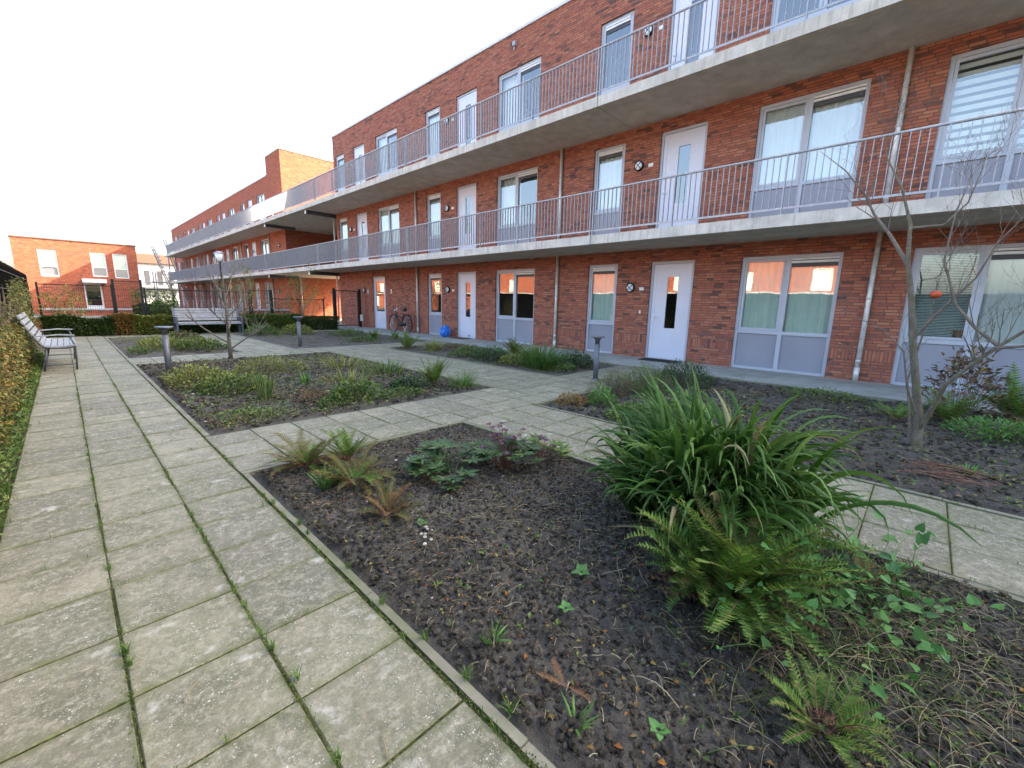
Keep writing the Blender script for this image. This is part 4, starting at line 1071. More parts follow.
b = MB(); b.tube([(bx-.035, 15.42, .37), (bx-.035, 15.86, .33)], [.055, .085], 10); b.build('chain_case', M['black'], t)
b = MB(); b.tube([(bx-.12, 15.86, .31), (bx+.1, 15.86, .31)], .01, 6); b.box(bx-.15, bx-.08, 15.80, 15.88, .14, .17); b.bar((bx-.08, 15.86, .31), (bx-.08, 15.85, .16), .02, .015, V((0, 1, 0))); b.build('pedals', M['rubber'], t)
b = MB(); b.tube([(bx-.02, yr+.02, .30), (bx-.12, yr+.12, .025)], .008, 5); b.build('kickstand', M['chrome'], t)
b = MB(); b.tube([(bx, 16.26, .92), (bx, 16.34, .93)], [.03, .045], 8); b.build('headlight', M['chrome'], t)

b = MB(); b.blob((0, 0, 0), 1, 0, 4); vs = []
for x, y, z in b.v:
    p = V((x, y, z)); k = 1+.30*noise.noise(p*1.9)+.20*noise.noise(p*4)+.16*abs(noise.noise(p*7))-.10*abs(noise.noise(p*13))
    q = p*k; q.x *= .17; q.y *= .21; q.z = (q.z*.19+.19) if q.z > -.8 else q.z*.19+.19; q.z = max(q.z, .0)
    q.z *= 1+.15*math.exp(-((q.x**2+q.y**2)/.004)); vs.append((q.x+9.86, q.y+12.98, q.z*1.05+.02))
b.v = vs; b.sm = [True]*len(b.f)
tt = thing('refuse_bag', 'crumpled bright blue plastic bag set on the walkway beside a door', 'plastic bag', (9.86, 12.98, .02))
b.build('bag_body', M['blue'], tt)
b = MB(); 
for _ in range(9): b.leaf((9.86, 12.98, .41), (U(-1, 1), U(-1, 1), U(.5, 1.2)), U(.05, .1), .05)
b.build('knot', M['blue'], tt)
def dmat(x0, x1, y0, y1, m, lab):
    b = MB(); b.box(x0, x1, y0, y1, .021, .036); tag(b.build('doormat', m, None, ((x0+x1)/2, (y0+y1)/2, .02)), lab, 'doormat', 'doormats on the walkway')
dmat(9.66, 10.12, 4.1, 5.0, M['mat'], 'black doormat in front of the nearest pale lilac door')
dmat(9.72, 10.1, 11.75, 12.55, M['mat2'], 'worn brown doormat before the door next to the blue bag')
# little things on the inner window sill
b = MB(); b.tube([(FX+.16, -.42, .85), (FX+.16, -.42, .87), (FX+.16, -.42, 1.0), (FX+.16, -.42, 1.02)], [.06, .07, .09, .085], 12)
tag(b.build('plant_pot', M['brownleaf'], None, (FX+.16, -.42, .85)), 'small brown pot standing inside on the sill of the blinded window', 'plant pot')

# ------------------------------------------------------------------ trees
def grow(b, tips, p, d, L, r, depth, spread=.55, upb=.12, wob=.10, nk=5, kids=(2, 3), fr=(.35, 1.0)):
    pts = [p.copy()]; rads = [r]; d = d.normalized()
    for k in range(nk):
        d = (d+V((U(-wob, wob), U(-wob, wob), U(-wob, wob)+upb*.3))).normalized(); p = p+d*(L/nk); pts.append(p.copy()); rads.append(r*(1-.55*(k+1)/nk))
    b.tube(pts, rads, 7 if r > .012 else (5 if r > .004 else 3), False)
    tips.append((p.copy(), d.copy()))
    if depth <= 0: return
    for _ in range(random.randint(*kids)):
        t = U(*fr); k = min(nk-1, int(t*nk)); q = pts[k].lerp(pts[k+1], t*nk-k)
        a = V((U(-1, 1), U(-1, 1), U(-.5, 1))).normalized(); nd = (d*(1-spread)+a*spread+V((0, 0, upb))).normalized()
        grow(b, tips, q, nd, L*U(.5, .78), max(.0012, rads[k]*.62), depth-1, spread, upb, wob, 4, kids, fr)
t = thing('bare_tree', 'leafless mossy tree with one forked trunk in the bed before the blinded window', 'tree', (5.7, -.1, 0), 'small bare trees of the garden')
b = MB(); tr = [(5.7, -.1, -.05), (5.7, -.09, .08), (5.7, -.085, .22), (5.7, -.04, .47), (5.7, .07, 1.0), (5.7, .14, 1.43), (5.7, .22, 1.79), (5.71, .25, 2.13), (5.72, .32, 2.36), (5.73, .43, 2.69)]
b.tube(tr, [.062, .047, .042, .035, .030, .026, .021, .016, .010, .004], 10); b.build('trunk', M['bark'], t)
def limb(pts, rads, side, depth=2, kl=.35, n=7):
    b = MB(); tips = []; b.tube(pts, rads, 7, False)
    for _ in range(n):
        k = random.randint(1, len(pts)-2); q = V(pts[k]).lerp(V(pts[k+1]), random.random()); d = V(pts[k+1])-V(pts[k])
        grow(b, tips, q, d.normalized()*.5+V((U(-.6, .6), U(-.6, .6), U(-.1, .8))), kl*U(.5, 1.1), rads[k]*.36, depth, .55, .15, .13)
    b.build('limb', M['twig'] if side else M['bark'], t, pts[0])
limb([(5.69, -.09, .18), (5.6, -.15, .42), (5.5, -.2, .67), (5.48, -.35, .9), (5.47, -.47, 1.05), (5.45, -.62, 1.22), (5.42, -.85, 1.35)], [.028, .022, .019, .016, .014, .010, .005], 0, 2, .36, 8)
limb([(5.47, -.46, 1.05), (5.55, -.31, 1.19), (5.58, -.16, 1.39), (5.6, -.03, 1.78), (5.6, -.04, 2.17), (5.62, -.1, 2.5)], [.016, .013, .011, .009, .006, .002], 1, 2, .4, 8)
limb([(5.72, .21, 1.75), (5.8, .39, 2.06), (5.82, .54, 2.27), (5.84, .64, 2.47), (5.86, .84, 2.75), (5.86, 1.09, 2.99)], [.02, .016, .012, .009, .006, .002], 1, 2, .45, 9)
limb([(5.72, -.05, .05), (5.9, .06, .63), (5.9, .01, 1.14), (5.9, -.02, 1.43), (5.92, -.03, 1.75)], [.012, .010, .008, .006, .002], 1, 2, .3, 5)
limb([(5.7, .08, 1.05), (5.62, -.05, 1.3), (5.56, -.25, 1.62), (5.52, -.33, 1.9), (5.5, -.5, 2.2)], [.015, .012, .009, .006, .002], 1, 2, .4, 8)
limb([(5.71, .25, 2.1), (5.8, .02, 2.12), (5.8, -.11, 2.3), (5.78, -.16, 2.6)], [.014, .010, .007, .002], 1, 3, .4, 7)
limb([(5.72, .27, 2.2), (5.65, .35, 2.45), (5.6, .5, 2.75), (5.6, .55, 2.95)], [.014, .010, .006, .002], 1, 3, .4, 7)
limb([(5.69, -.06, .3), (5.55, .05, .6), (5.45, .12, .95), (5.4, .3, 1.15), (5.36, .5, 1.25)], [.010, .008, .006, .005, .002], 1, 2, .3, 6)
limb([(5.47, -.44, 1.03), (5.43, -.7, 1.08), (5.4, -.95, 1.2), (5.38, -1.2, 1.42)], [.014, .011, .008, .004], 1, 3, .4, 9)
tt = thing('hanging_fruit', 'shrivelled red apple hanging among the bare branches before the blinds', 'apple', (5.6, -.02, 1.48))
b = MB(); b.blob((5.6, -.02, 1.48), .042, .08, 2, (1, 1, .85)); b.build('fruit', M['apple'], tt); b = MB(); b.tube([(5.6, -.02, 1.51), (5.6, -.015, 1.57), (5.585, -.0, 1.62)], .0025, 4); b.build('stalk', M['twig'], tt)
def small_tree(x, y, h, lab, r=.03, n=6, leafy=None, mt='twig', lean=0.0, name='bare_tree', group='small bare trees of the garden', nl=2, depth=2, spread=.5):
    t = thing(name, lab, 'tree', (x, y, 0), group); b = MB(); pts = [(x+lean*k*k*.02, y, h*.9*k/6-.04) for k in range(7)]
    b.tube(pts, [r*(1-.85*k/6) for k in range(7)], 7); b.build('trunk', M['bark'] if r > .022 else M[mt], t); tips = []; cb = MB()
    for k in range(n):
        q = V(pts[0]).lerp(V(pts[-1]), .12+.8*k/n); a = k*2.4+U(-.4, .4)
        grow(cb, tips, q, V((math.cos(a)*.8, math.sin(a)*.8, U(.5, 1.0))), h*U(.3, .5)*(1-.4*k/n), r*.45*(1-.5*k/n), depth, spread, .2, .1)
    cb.build('crown', M[mt], t)
    if leafy:
        lb = MB()
        for p, d in tips:
            for _ in range(nl):
                L = U(.04, .09); lb.leaf(p+V((U(-.05, .05), U(-.05, .05), U(-.05, .05))), (U(-1, 1), U(-1, 1), U(-.8, .4)), L, L*.6)
        lb.build('leaves', M[leafy], t)
small_tree(2.44, 10.94, 2.1, 'low leafless tree whose branches fork near the ground at the middle bed corner', .045, 11, depth=3, spread=.45)
small_tree(7.0, 19.0, 2.3, 'thin tree with sparse yellow leaves before the passage under the galleries', .035, 11, 'yellow', 'twig_y', nl=2, depth=3)
small_tree(5.0, 19.6, 2.2, 'slender twiggy sapling with yellowish buds just right of the lamp post', .034, 12, 'yellow', 'twig_y', nl=2, depth=3)
small_tree(3.9, 19.7, 1.9, 'crooked pale stemmed sapling rising behind the right end of the slatted bench', .030, 8, None, 'twig_y', 6, depth=3)
small_tree(6.3, 19.3, 1.6, 'small sapling with a few green leaves in front of the double gate', .024, 8, 'mid', 'twig_y', nl=3)
small_tree(.25, 19.9, 1.3, 'straggly sapling with yellow leaves in the hedge before the house door', .022, 9, 'yellow', 'twig_y', nl=4)
small_tree(-.25, 20.1, 1.35, 'yellow leaved sapling at the left corner of the end hedge', .022, 9, 'yellow', 'twig_y', nl=4)

# ------------------------------------------------------------------ hedges, mounds, climbers
def mound(b, sb, cx, cy, rx, ry, h, n, L, up=.5, shell=.55, z0=0.0, wr=.5):
    for _ in range(n):
        a = U(0, 6.283); q = random.random()**.5; hh = h*(1-q*q)**.5*U(.75, 1.1)+.02; x, y = cx+rx*q*math.cos(a)*(1+.15*math.sin(3*a+cx)), cy+ry*q*math.sin(a)*(1+.15*math.cos(4*a+cy))
        z = z0+hh*(shell+(1-shell)*random.random()); l = L*U(.6, 1.3)
        b.leaf((x, y, z), (math.cos(a)*q+U(-.6, .6), math.sin(a)*q+U(-.6, .6), up+U(-.7, .6)), l, l*wr)
    if sb is not None:
        for _ in range(max(8, n//14)):
            a = U(0, 6.283); q = random.random()**.6; x, y = cx+rx*q*math.cos(a), cy+ry*q*math.sin(a); hh = h*max(.1, 1-q*q)**.5
            sb.tube([(cx+rx*q*.4*math.cos(a), cy+ry*q*.4*math.sin(a), 0), (cx+rx*q*.8*math.cos(a), cy+ry*q*.8*math.sin(a), hh*.5), (x, y, hh*U(.8, 1.1))], [.004, .003, .0015], 3, False)
def shrub(x, y, rx, ry, h, n, L, mat, lab, name='shrub', cat='shrub', group=None, stem='twig', up=.5, shell=.35, wr=.5, extra=None):
    t = thing(name, lab, cat, (x, y, 0), group); b, s = MB(), MB(); mound(b, s, x, y, rx, ry, h, n, L, up, shell, wr=wr)
    b.build('foliage', M[mat], t); s.build('stems', M[stem], t)
    if extra:
        e = MB(); mound(e, None, x, y, rx, ry, h*1.05, extra[1], extra[2], up, .7, wr=wr); e.build('blossom' if extra[3:] else 'pale_leaves', M[extra[0]], t)
    return t
def hedge(x0, x1, y0, y1, h, n, L, mat, lab, cat='hedge', bump=.15, name='hedge', wr=.55, dens=None):
    t = thing(name, lab, cat, ((x0+x1)/2, (y0+y1)/2, 0)); b, s = MB(), MB()
    for _ in range(n):
        x, y = U(x0, x1), U(y0, y1); hh = h*(1+bump*noise.noise(V((x*1.7, y*1.7, h*5)))*2.2); z = hh*(1-random.random()**2.2)
        ex = min(x-x0, x1-x, y-y0, y1-y)
        if random.random() < .5: y = y0+U(0, .08)+.06*noise.noise(V((x*3, z*4, 1)))
        l = L*U(.6, 1.3); b.leaf((x, y, z), (U(-1, 1), U(-1, .3), U(-.3, 1)), l, l*wr)
    for _ in range(n//60):
        x, y = U(x0, x1), U(y0, y1); s.tube([(x, y, -.02), (x+U(-.1, .1), y+U(-.1, .1), h*.5), (x+U(-.2, .2), y+U(-.1, .1), h*U(.7, 1.1))], [.006, .004, .002], 3, False)
    b.build('foliage', M[mat], t); s.build('stems', M['twig'], t)
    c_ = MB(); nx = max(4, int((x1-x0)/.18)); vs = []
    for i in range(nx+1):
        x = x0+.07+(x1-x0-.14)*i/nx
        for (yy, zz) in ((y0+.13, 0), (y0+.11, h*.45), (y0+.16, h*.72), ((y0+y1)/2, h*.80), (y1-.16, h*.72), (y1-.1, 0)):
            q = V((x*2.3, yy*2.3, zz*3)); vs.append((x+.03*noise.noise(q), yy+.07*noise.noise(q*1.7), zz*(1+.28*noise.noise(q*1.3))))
    c_.add(vs, [(i*6+k, i*6+k+1, (i+1)*6+k+1, (i+1)*6+k) for i in range(nx) for k in range(5)], True); c_.build('shaded_twig_core', M['core'], t)  # dark solid shell among the leaves, hedge's inner shade put into its colour
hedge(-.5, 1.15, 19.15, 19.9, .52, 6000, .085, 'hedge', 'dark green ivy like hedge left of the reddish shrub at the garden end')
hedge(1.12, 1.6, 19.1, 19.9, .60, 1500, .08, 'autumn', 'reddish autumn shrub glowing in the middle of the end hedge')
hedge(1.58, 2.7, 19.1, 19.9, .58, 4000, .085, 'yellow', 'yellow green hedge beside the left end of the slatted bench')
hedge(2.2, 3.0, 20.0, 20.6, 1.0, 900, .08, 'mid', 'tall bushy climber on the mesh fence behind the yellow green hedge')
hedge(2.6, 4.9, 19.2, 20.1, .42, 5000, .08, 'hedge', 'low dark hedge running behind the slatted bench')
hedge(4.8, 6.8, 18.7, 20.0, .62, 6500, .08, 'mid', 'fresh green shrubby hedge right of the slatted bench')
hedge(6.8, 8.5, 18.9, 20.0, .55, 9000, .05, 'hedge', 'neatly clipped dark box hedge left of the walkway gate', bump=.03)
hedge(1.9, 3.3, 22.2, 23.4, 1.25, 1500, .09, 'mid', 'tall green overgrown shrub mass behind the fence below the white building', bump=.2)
# climbers and undergrowth along the left fence
t = thing('climber', 'straggling climber with yellow and green leaves hanging on the dark fence', 'climbing plant', (-.62, 8, 0)); b, s = MB(), MB()
for _ in range(17000):
    y = -1+random.random()*17.5; g_ = noise.noise(V((y*.7, 2.2, 0)))
    top = 1.0+.55*g_+.25*noise.noise(V((y*3, 0, 1)))+(.5 if y > 12.6 else 0); z = random.random()**.8*top
    if noise.noise(V((y*2.2, z*2.6, 7))) < -.16: continue
    x = -.74+random.random()**1.2*(.30-.10*z/top)+.06*noise.noise(V((y*2, z*3, 2)))
    l = U(.025, .065); b.leaf((x, y, z), (U(.0, 1), U(-1, .6), U(-.9, .5)), l, l*.65)
for _ in range(170):
    y = U(-1, 16.5); p = V((-.72, y, 0)); pts = []
    for k in range(8): pts.append(p.copy()); p = p+V((U(-.01, .03), U(-.14, .14), U(.08, .26))); p.x = min(p.x, -.5)
    s.tube(pts, [.004]*7+[.001], 4, False)
b.build('foliage', M['climber'], t); s.build('stems', M['twig'], t)
b, s = MB(), MB()
t = thing('climber', 'red and rust coloured creeper leaves low on the fence just before the armrest bench', 'climbing plant', (-.55, 8, 0))
for _ in range(3600):
    y = 3.5+random.random()*8; z = random.random()**1.1*.85
    if noise.noise(V((y*1.9, z*3.3, 17))) < -.02: continue
    x = -.66+random.random()*.20-.06*z; l = U(.02, .05); b.leaf((x, y, z), (U(.0, 1), U(-1, .6), U(-.9, .6)), l, l*.7)
for _ in range(60):
    y = U(3.5, 11.5); s.tube([(-.66, y, 0), (-.6+U(-.05, .05), y+U(-.2, .2), .35), (-.6+U(-.05, .08), y+U(-.4, .4), U(.5, .95))], [.003, .002, .001], 3, False)
b.build('foliage', M['autumn'], t); s.build('stems', M['stem_red'], t)
b = MB()
for _ in range(11000):
    y = -.5+random.random()**1.2*14; x = -.395-random.random()**1.2*.34; l = U(.02, .055)
    b.leaf((x, y, .0+U(0, .10)+.18*max(0, -.5-x)), (U(-.6, 1), U(-1, .7), U(-.1, 1)), l, l*.5)
for _ in range(1500):
    y = U(1, 11); b.blade((-.40-random.random()*.2, y, -.01), U(0, 6.28), U(.05, .14), .004, U(.1, .8), U(.3, 1.3), 4)
stuff(b.build('ground_cover', M['mid']), 'low green weeds and grass along the left edge of the main path', 'ground cover')
b = MB()
for _ in range(900):
    y = U(2, 9); x = -.5-random.random()*.2; l = U(.03, .07); b.leaf((x, y, U(.01, .12)), (U(-1, 1), U(-1, 1), U(-.2, .5)), l, l*.7)
stuff(b.build('leaf_litter', M['brownleaf']), 'curled brown leaves caught at the foot of the left fence', 'leaf litter')

# ------------------------------------------------------------------ garden plants
def strap_clump(x, y, n, L, w, lab, rad=.2, mat='strap', lean=(.1, .9), curl=(.7, 1.9), dead=.04, name='strap_leaved_plant', cat='plant', group=None, seg=9, bias=None):
    t = thing(name, lab, cat, (x, y, 0), group); b, d = MB(), MB()
    for i in range(n):
        a = U(0, 6.283) if not bias or random.random() < .55 else bias+random.gauss(0, .7); q = random.random()**.5; px_, py_ = x+math.cos(a)*rad*q, y+math.sin(a)*rad*q
        l = L*U(.6, 1.12); (d if random.random() < dead else b).blade((px_, py_, -.01), a+random.gauss(0, .45), l, w*U(.65, 1.15), U(*lean)*(.35+.65*q), U(*curl), seg, U(-.9, .9))
    b.build('leaves', M[mat], t)
    if d.v: d.build('withered_leaves', M['strap_dead'], t)
    return t
def fern(x, y, n, L, w, lab, mat='fern', fine=True, lean=(.25, 1.1), curl=(.3, 1.1), npin=26, dead=4, extra=None, name='fern', az=None, group='ferns in the garden beds'):
    t = thing(name, lab, 'fern', (x, y, 0), group); b, s = MB(), MB()
    for i in range(n):
        a = (2*math.pi*i/n+U(-.3, .3)) if az is None else az+random.gauss(0, .8)
        b.frond((x+math.cos(a)*.03, y+math.sin(a)*.03, .0), a, L*U(.65, 1.15), U(*lean), U(*curl), w*U(.8, 1.15), npin, fine, s)
    b.build('fronds', M[mat], t); s.build('stalks', M['stem_red'], t)
    if dead:
        d = MB()
        for i in range(dead): a = U(0, 6.283); d.frond((x, y, .02), a, L*U(.5, .8), 1.2, .5, w*.7, max(12, npin//2), False, None)
        d.build('dead_fronds', M['fern_k'], t)
    if extra:
        e = MB()
        for i in range(extra[1]): a = U(0, 6.283); e.frond((x, y, 0), a, L*U(.6, 1.0), U(*lean), U(*curl), w, npin, fine, None)
        e.build('turning_fronds', M[extra[0]], t)
    return t
random.seed(21)
# nearest bed: the big arching clump
t = thing('strap_leaved_plant', 'big clump of long arching green strap leaves in the nearest bed', 'plant', (2.62, .78, 0), 'clumps of strap leaves'); b, d = MB(), MB()
for cx, cy, n, L, sp in ((2.60, .82, 440, .99, .24), (2.50, 1.04, 240, .90, .20), (2.64, .60, 300, .93, .20), (2.38, .74, 260, .80, .18), (2.72, .96, 150, .90, .14)):
    for i in range(n):
        a = U(0, 6.283); q = random.random()**.5; x_, y_ = cx+math.cos(a)*sp*q, cy+math.sin(a)*sp*q
        az = math.atan2(y_-.80, x_-2.62)+random.gauss(0, .9); rr_ = math.hypot(y_-.8, x_-2.62)
        kk = .64 if abs(math.sin((az+.75)/2)) < .55 else (.78 if abs(math.sin((az-2.36)/2)) < .45 else 1.05)
        (d if random.random() < .035 else b).blade((x_, y_, -.01), az, L*U(.62, 1.08)*kk, U(.026, .046), max(.01, random.gauss(.03+rr_*.72, .13)), U(1.0, 3.0), 13, U(-1.5, 1.5), .3, .05, U(1.9, 3.2))
for _ in range(70): a = U(0, 6.283); d.blade((2.6+math.cos(a)*.2, .8+math.sin(a)*.25, 0), a+U(-.5, .5), U(.2, .5), U(.008, .018), U(1.0, 1.5), U(.0, .5), 7, U(-1, 1))
b.build('leaves', M['strap'], t); d.build('withered_leaves', M['strap_dead'], t)
t = fern(1.96, .44, 50, .56, .058, 'large green fern in front of the big strap leaved clump', 'fern', True, (.03, .75), (.3, 1.3), 32, 12, ('fern_b', 14))
b, s = MB(), MB()
for i in range(60):
    a = random.gauss(2.7, 1.1); b.frond((1.90+U(-.10, .10), .46+U(-.10, .10), 0), a, U(.30, .50), U(.1, 1.0), U(.3, 1.4), U(.042, .062), 28, True, s)
b.build('outer_fronds', M['fern'], t); s.build('outer_stalks', M['twig'], t)
s = MB()
for _ in range(70): a = U(0, 6.28); s.tube([(1.96+U(-.05, .05), .42+U(-.05, .05), 0), (1.96+math.cos(a)*.10, .42+math.sin(a)*.10, U(.05, .2)), (1.96+math.cos(a)*.2, .42+math.sin(a)*.2, U(.02, .25))], .0018, 3, False)
s.build('bare_stalks', M['stem_red'], t)
fern(1.52, .06, 26, .18, .032, 'small soft green fern low in front of the large fern', 'fern', True, (.4, 1.2), (.3, .9), 18, 3)
fern(1.20, 3.38, 24, .32, .045, 'bronze green fern at the kerb corner of the nearest bed', 'fern_b', True, (.4, 1.35), (.3, 1.1), 24, 8, ('fern', 8))
fern(1.50, 3.32, 20, .30, .042, 'upright green fern touching the cross path kerb', 'fern', True, (.2, 1.0), (.3, .9), 24, 3)
fern(1.32, 2.85, 24, .32, .045, 'spreading olive fern in the middle of the left fern group', 'fern_b', True, (.6, 1.4), (.3, .9), 26, 8, ('fern', 10))
fern(1.24, 2.22, 8, .24, .045, 'rust orange dying fern at the near end of the fern group', 'fern_b', True, (.4, 1.25), (.3, .8), 22, 4, ('fern_o', 7))
strap_clump(1.15, 2.92, 30, .17, .016, 'small rosette of bright green strappy leaves by the kerb', .03, 'bright', (.3, 1.1), (.2, .8), 0, 'small_plant', seg=5)
t = thing('withered_fern', 'single withered pale orange fern frond lying on bare soil near the bottom', 'fern', (1.03, .72, 0))
for a in (1.2, 2.1, -1.5):
    b, s = MB(), MB(); b.frond((1.05, .72, .02), a, .11, 1.2, .4, .018, 16, True, s); f_ = b.build('frond', M['fern_o'], t); s.build('stalk', M['stem_red'], f_)
def hellebore(x, y, n, L, h, lab, mat='dark', flowers=0, rad=.12, group='hellebores by the bed corner'):
    t = thing('hellebore', lab, 'plant', (x, y, 0), group); b, s, fl = MB(), MB(), MB()
    for i in range(n):
        a = U(0, 6.283); q = random.random()**.5; top = V((x+math.cos(a)*rad*2.0*q, y+math.sin(a)*rad*2.0*q, h*U(.45, 1.05)*(1-.45*q)))
        s.tube([(x+math.cos(a)*.03, y+math.sin(a)*.03, 0), V((x, y, 0)).lerp(top, .55)+V((0, 0, .03)), top], [.0035, .003, .002], 5, False)
        for k in range(7):
            g_ = a+(k-3)*.62; l = L*(1-.07*abs(k-3))*U(.85, 1.1); d = V((math.cos(g_), math.sin(g_), U(-.25, .2))); side = V((-d.y, d.x, 0))
            b.blade(top, g_, l, l*.30, 1.25+U(-.15, .15), U(.3, .8), 5, U(-.3, .3), .3)
    for i in range(flowers):
        a = U(0, 6.283); q = random.random(); top = V((x+math.cos(a)*rad*1.3*q, y+math.sin(a)*rad*1.3*q, h*U(.7, 1.25)))
        s.tube([(x, y, 0), V((x, y, 0)).lerp(top, .6)+V((0, 0, .04)), top], .002, 4, False)
        fb = MB()
        for k in range(5):
            g_ = k*1.257+U(-.2, .2); fb.leaf(top, (math.cos(g_), math.sin(g_), -.45), .030, .028, .1)
        fb.build('flower', M['purple'], t, top)
    b.build('leaves', M[mat], t); s.build('stems', M['stem_red'] if flowers else M['dark'], t)
hellebore(1.96, 2.50, 34, .115, .27, 'blue green hellebore with fingered leaves, without flowers', rad=.15)
hellebore(1.78, 2.36, 6, .11, .17, 'low hellebore rosette with one big star of leaves facing the path', 'dark', rad=.07)
hellebore(2.30, 2.28, 22, .11, .30, 'hellebore with dusky purple flowers on reddish stems', 'dark', 26, .13)
hellebore(2.62, 2.15, 9, .12, .27, 'hellebore with large glossy leaves leaning over the far kerb of the nearest bed', 'mid', 5, .10)
# twining plant with heart leaves, right of the large fern
t = thing('bindweed', 'twining plant with heart shaped leaves tangled right of the large fern', 'climbing plant', (2.1, .12, 0)); b, s = MB(), MB()
for _ in range(75):
    p = V((U(1.72, 2.6), U(-.05, .42), U(0, .06))); d = V((U(-.6, .6), U(-.8, .2), U(.6, 1.4))); pts = []
    for k in range(9):
        pts.append(p.copy()); d = (d+V((U(-.5, .5), U(-.5, .5), U(-.55, .25)))).normalized(); p = p+d*U(.03, .06); p.z = max(p.z, .02)
        if k > 1 and random.random() < .62:
            l = U(.022, .050); o_ = V((U(-1, 1), U(-1, 1), U(-.3, .6))); b.heart(p+o_*.012, o_, l, l*.95)
    s.tube(pts, .0012, 4, False)
b.build('leaves', M['heart'], t); s.build('stems', M['bright'], t)
t = shrub(2.35, .22, .24, .2, .26, 420, .035, 'dark', 'low dark leafy shrub filling in behind the heart leaved bindweed', shell=.2)
fern(2.55, .02, 8, .22, .045, 'small brownish fern sprawling at the right path kerb', 'fern_b', True, (.4, 1.2), (.2, .8), 18, 2)
for x, y, sz, lab in ((1.62, 1.05, .05, 'single heart leaf seedling on bare soil left of the large fern'), (1.36, .95, .042, 'lone pale green seedling leaf in the open middle of the nearest bed'), (1.13, .42, .04, 'small two leaved seedling near the bottom kerb'), (1.33, 2.0, .045, 'tiny green weed rosette below the orange fern')):
    t = thing('seedling', lab, 'seedling', (x, y, 0), 'seedlings on the nearest bed'); b = MB()
    for k in range(5): a = k*1.257+U(-.3, .3); b.heart((x+math.cos(a)*.008, y+math.sin(a)*.008, .025), (math.cos(a), math.sin(a), U(0, .5)), sz*U(.6, 1), sz*.8)
    b.build('leaves', M['heart'], t)
strap_clump(.98, .62, 9, .09, .010, 'thin leaved dandelion like weed by the kerb near the bottom', .02, 'bright', (.6, 1.3), (.0, .6), 0, 'small_plant', seg=5)
strap_clump(1.02, 1.06, 14, .10, .010, 'small grassy weed along the kerb of the nearest bed', .02, 'bright', (.3, 1.2), (.2, .8), 0, 'small_plant', seg=4)

# middle bed (beyond the cross path)
shrub(1.32, 8.05, .42, .75, .24, 1300, .055, 'yellow', 'wide yellow green ground cover mound round the first bollard light', 'ground_shrub', shell=.2)
shrub(1.55, 7.0, .45, .42, .24, 1000, .055, 'mid', 'bushy green mound with yellow tips in the left half of the middle bed', 'ground_shrub', shell=.2, extra=('yellow', 300, .05))
shrub(2.45, 8.5, .6, .5, .27, 1000, .05, 'yellow', 'loose yellowish shrub behind the rushes in the middle bed', 'ground_shrub', shell=.2)
strap_clump(1.72, 6.15, 120, .40, .006, 'thin upright tuft of green rushes in the middle bed', .08, 'strap', (.02, .45), (.0, .35), .12, 'rush_tuft', 'plant', seg=5)
strap_clump(2.5, 6.9, 26, .24, .02, 'little bright green upright plant in the bare centre of the middle bed', .04, 'bright', (.1, .7), (.2, .6), 0, 'small_plant', seg=5)
shrub(2.12, 5.65, .22, .2, .16, 320, .045, 'brownleaf', 'brownish dying herb near the cross path', 'herb', 'plant', shell=.2)
shrub(2.62, 5.42, .38, .30, .24, 900, .06, 'mid', 'rounded fresh green plant with broad leaves beside the cross path', 'herb', 'plant', shell=.25)
shrub(2.25, 5.25, .22, .2, .12, 420, .04, 'mid', 'flat green weed patch left of the broad leaved plant', 'herb', 'plant', shell=.2)
strap_clump(3.05, 6.6, 90, .28, .014, 'yellow tipped grassy mound left of centre in the middle bed', .30, 'yellow', (.2, 1.2), (.3, 1.0), .1, 'grass_clump', 'plant', seg=5)
strap_clump(3.75, 8.3, 120, .30, .014, 'yellow green grassy mound at the far side of the middle bed', .34, 'yellow', (.2, 1.2), (.3, 1.0), .1, 'grass_clump', 'plant', seg=5)
strap_clump(3.95, 7.0, 180, .32, .014, 'green grassy mound near the right kerb of the middle bed', .30, 'mid', (.2, 1.2), (.3, 1.0), .1, 'grass_clump', 'plant', seg=5)
shrub(3.45, 5.45, .30, .26, .22, 700, .055, 'dark', 'dark blue green leafy plant close to the path crossing', 'herb', 'plant', shell=.2)
fern(3.98, 5.55, 22, .44, .08, 'brown tipped bushy fern at the pointed corner of the middle bed', 'fern', False, (.05, .8), (.2, .8), 18, 5, ('fern_b', 10))
strap_clump(4.25, 5.15, 150, .34, .008, 'tuft of fine green grass flopping onto the path crossing', .14, 'grass', (.3, 1.3), (.3, 1.0), .05, 'grass_clump', 'plant', seg=6)
shrub(3.15, 5.15, .35, .2, .10, 500, .04, 'mid', 'creeping green weeds along the far kerb of the cross path', 'herb', 'plant', shell=.2)
shrub(1.3, 5.3, .35, .3, .07, 400, .035, 'mid', 'thin patch of low weeds in the nearest corner of the middle bed', 'herb', 'plant', shell=.2)
# third bed
shrub(1.7, 14.3, .55, 1.3, .26, 1300, .07, 'yellow', 'yellow green shrub mound filling the left half of the third bed', 'ground_shrub', shell=.2)
shrub(2.3, 13.3, .5, .8, .28, 1100, .07, 'mid', 'greener mound at the right of the third bed before the slatted bench', 'ground_shrub', shell=.2, extra=('yellow', 300, .06))
shrub(2.3, 15.6, .45, .8, .30, 800, .07, 'brownleaf', 'brownish heather like mound at the back of the third bed', 'ground_shrub', shell=.2, extra=('mid', 400, .06))
shrub(1.1, 13.0, .2, .6, .14, 350, .06, 'mid', 'low green strip of leaves on the left kerb of the third bed', 'ground_shrub', shell=.2)
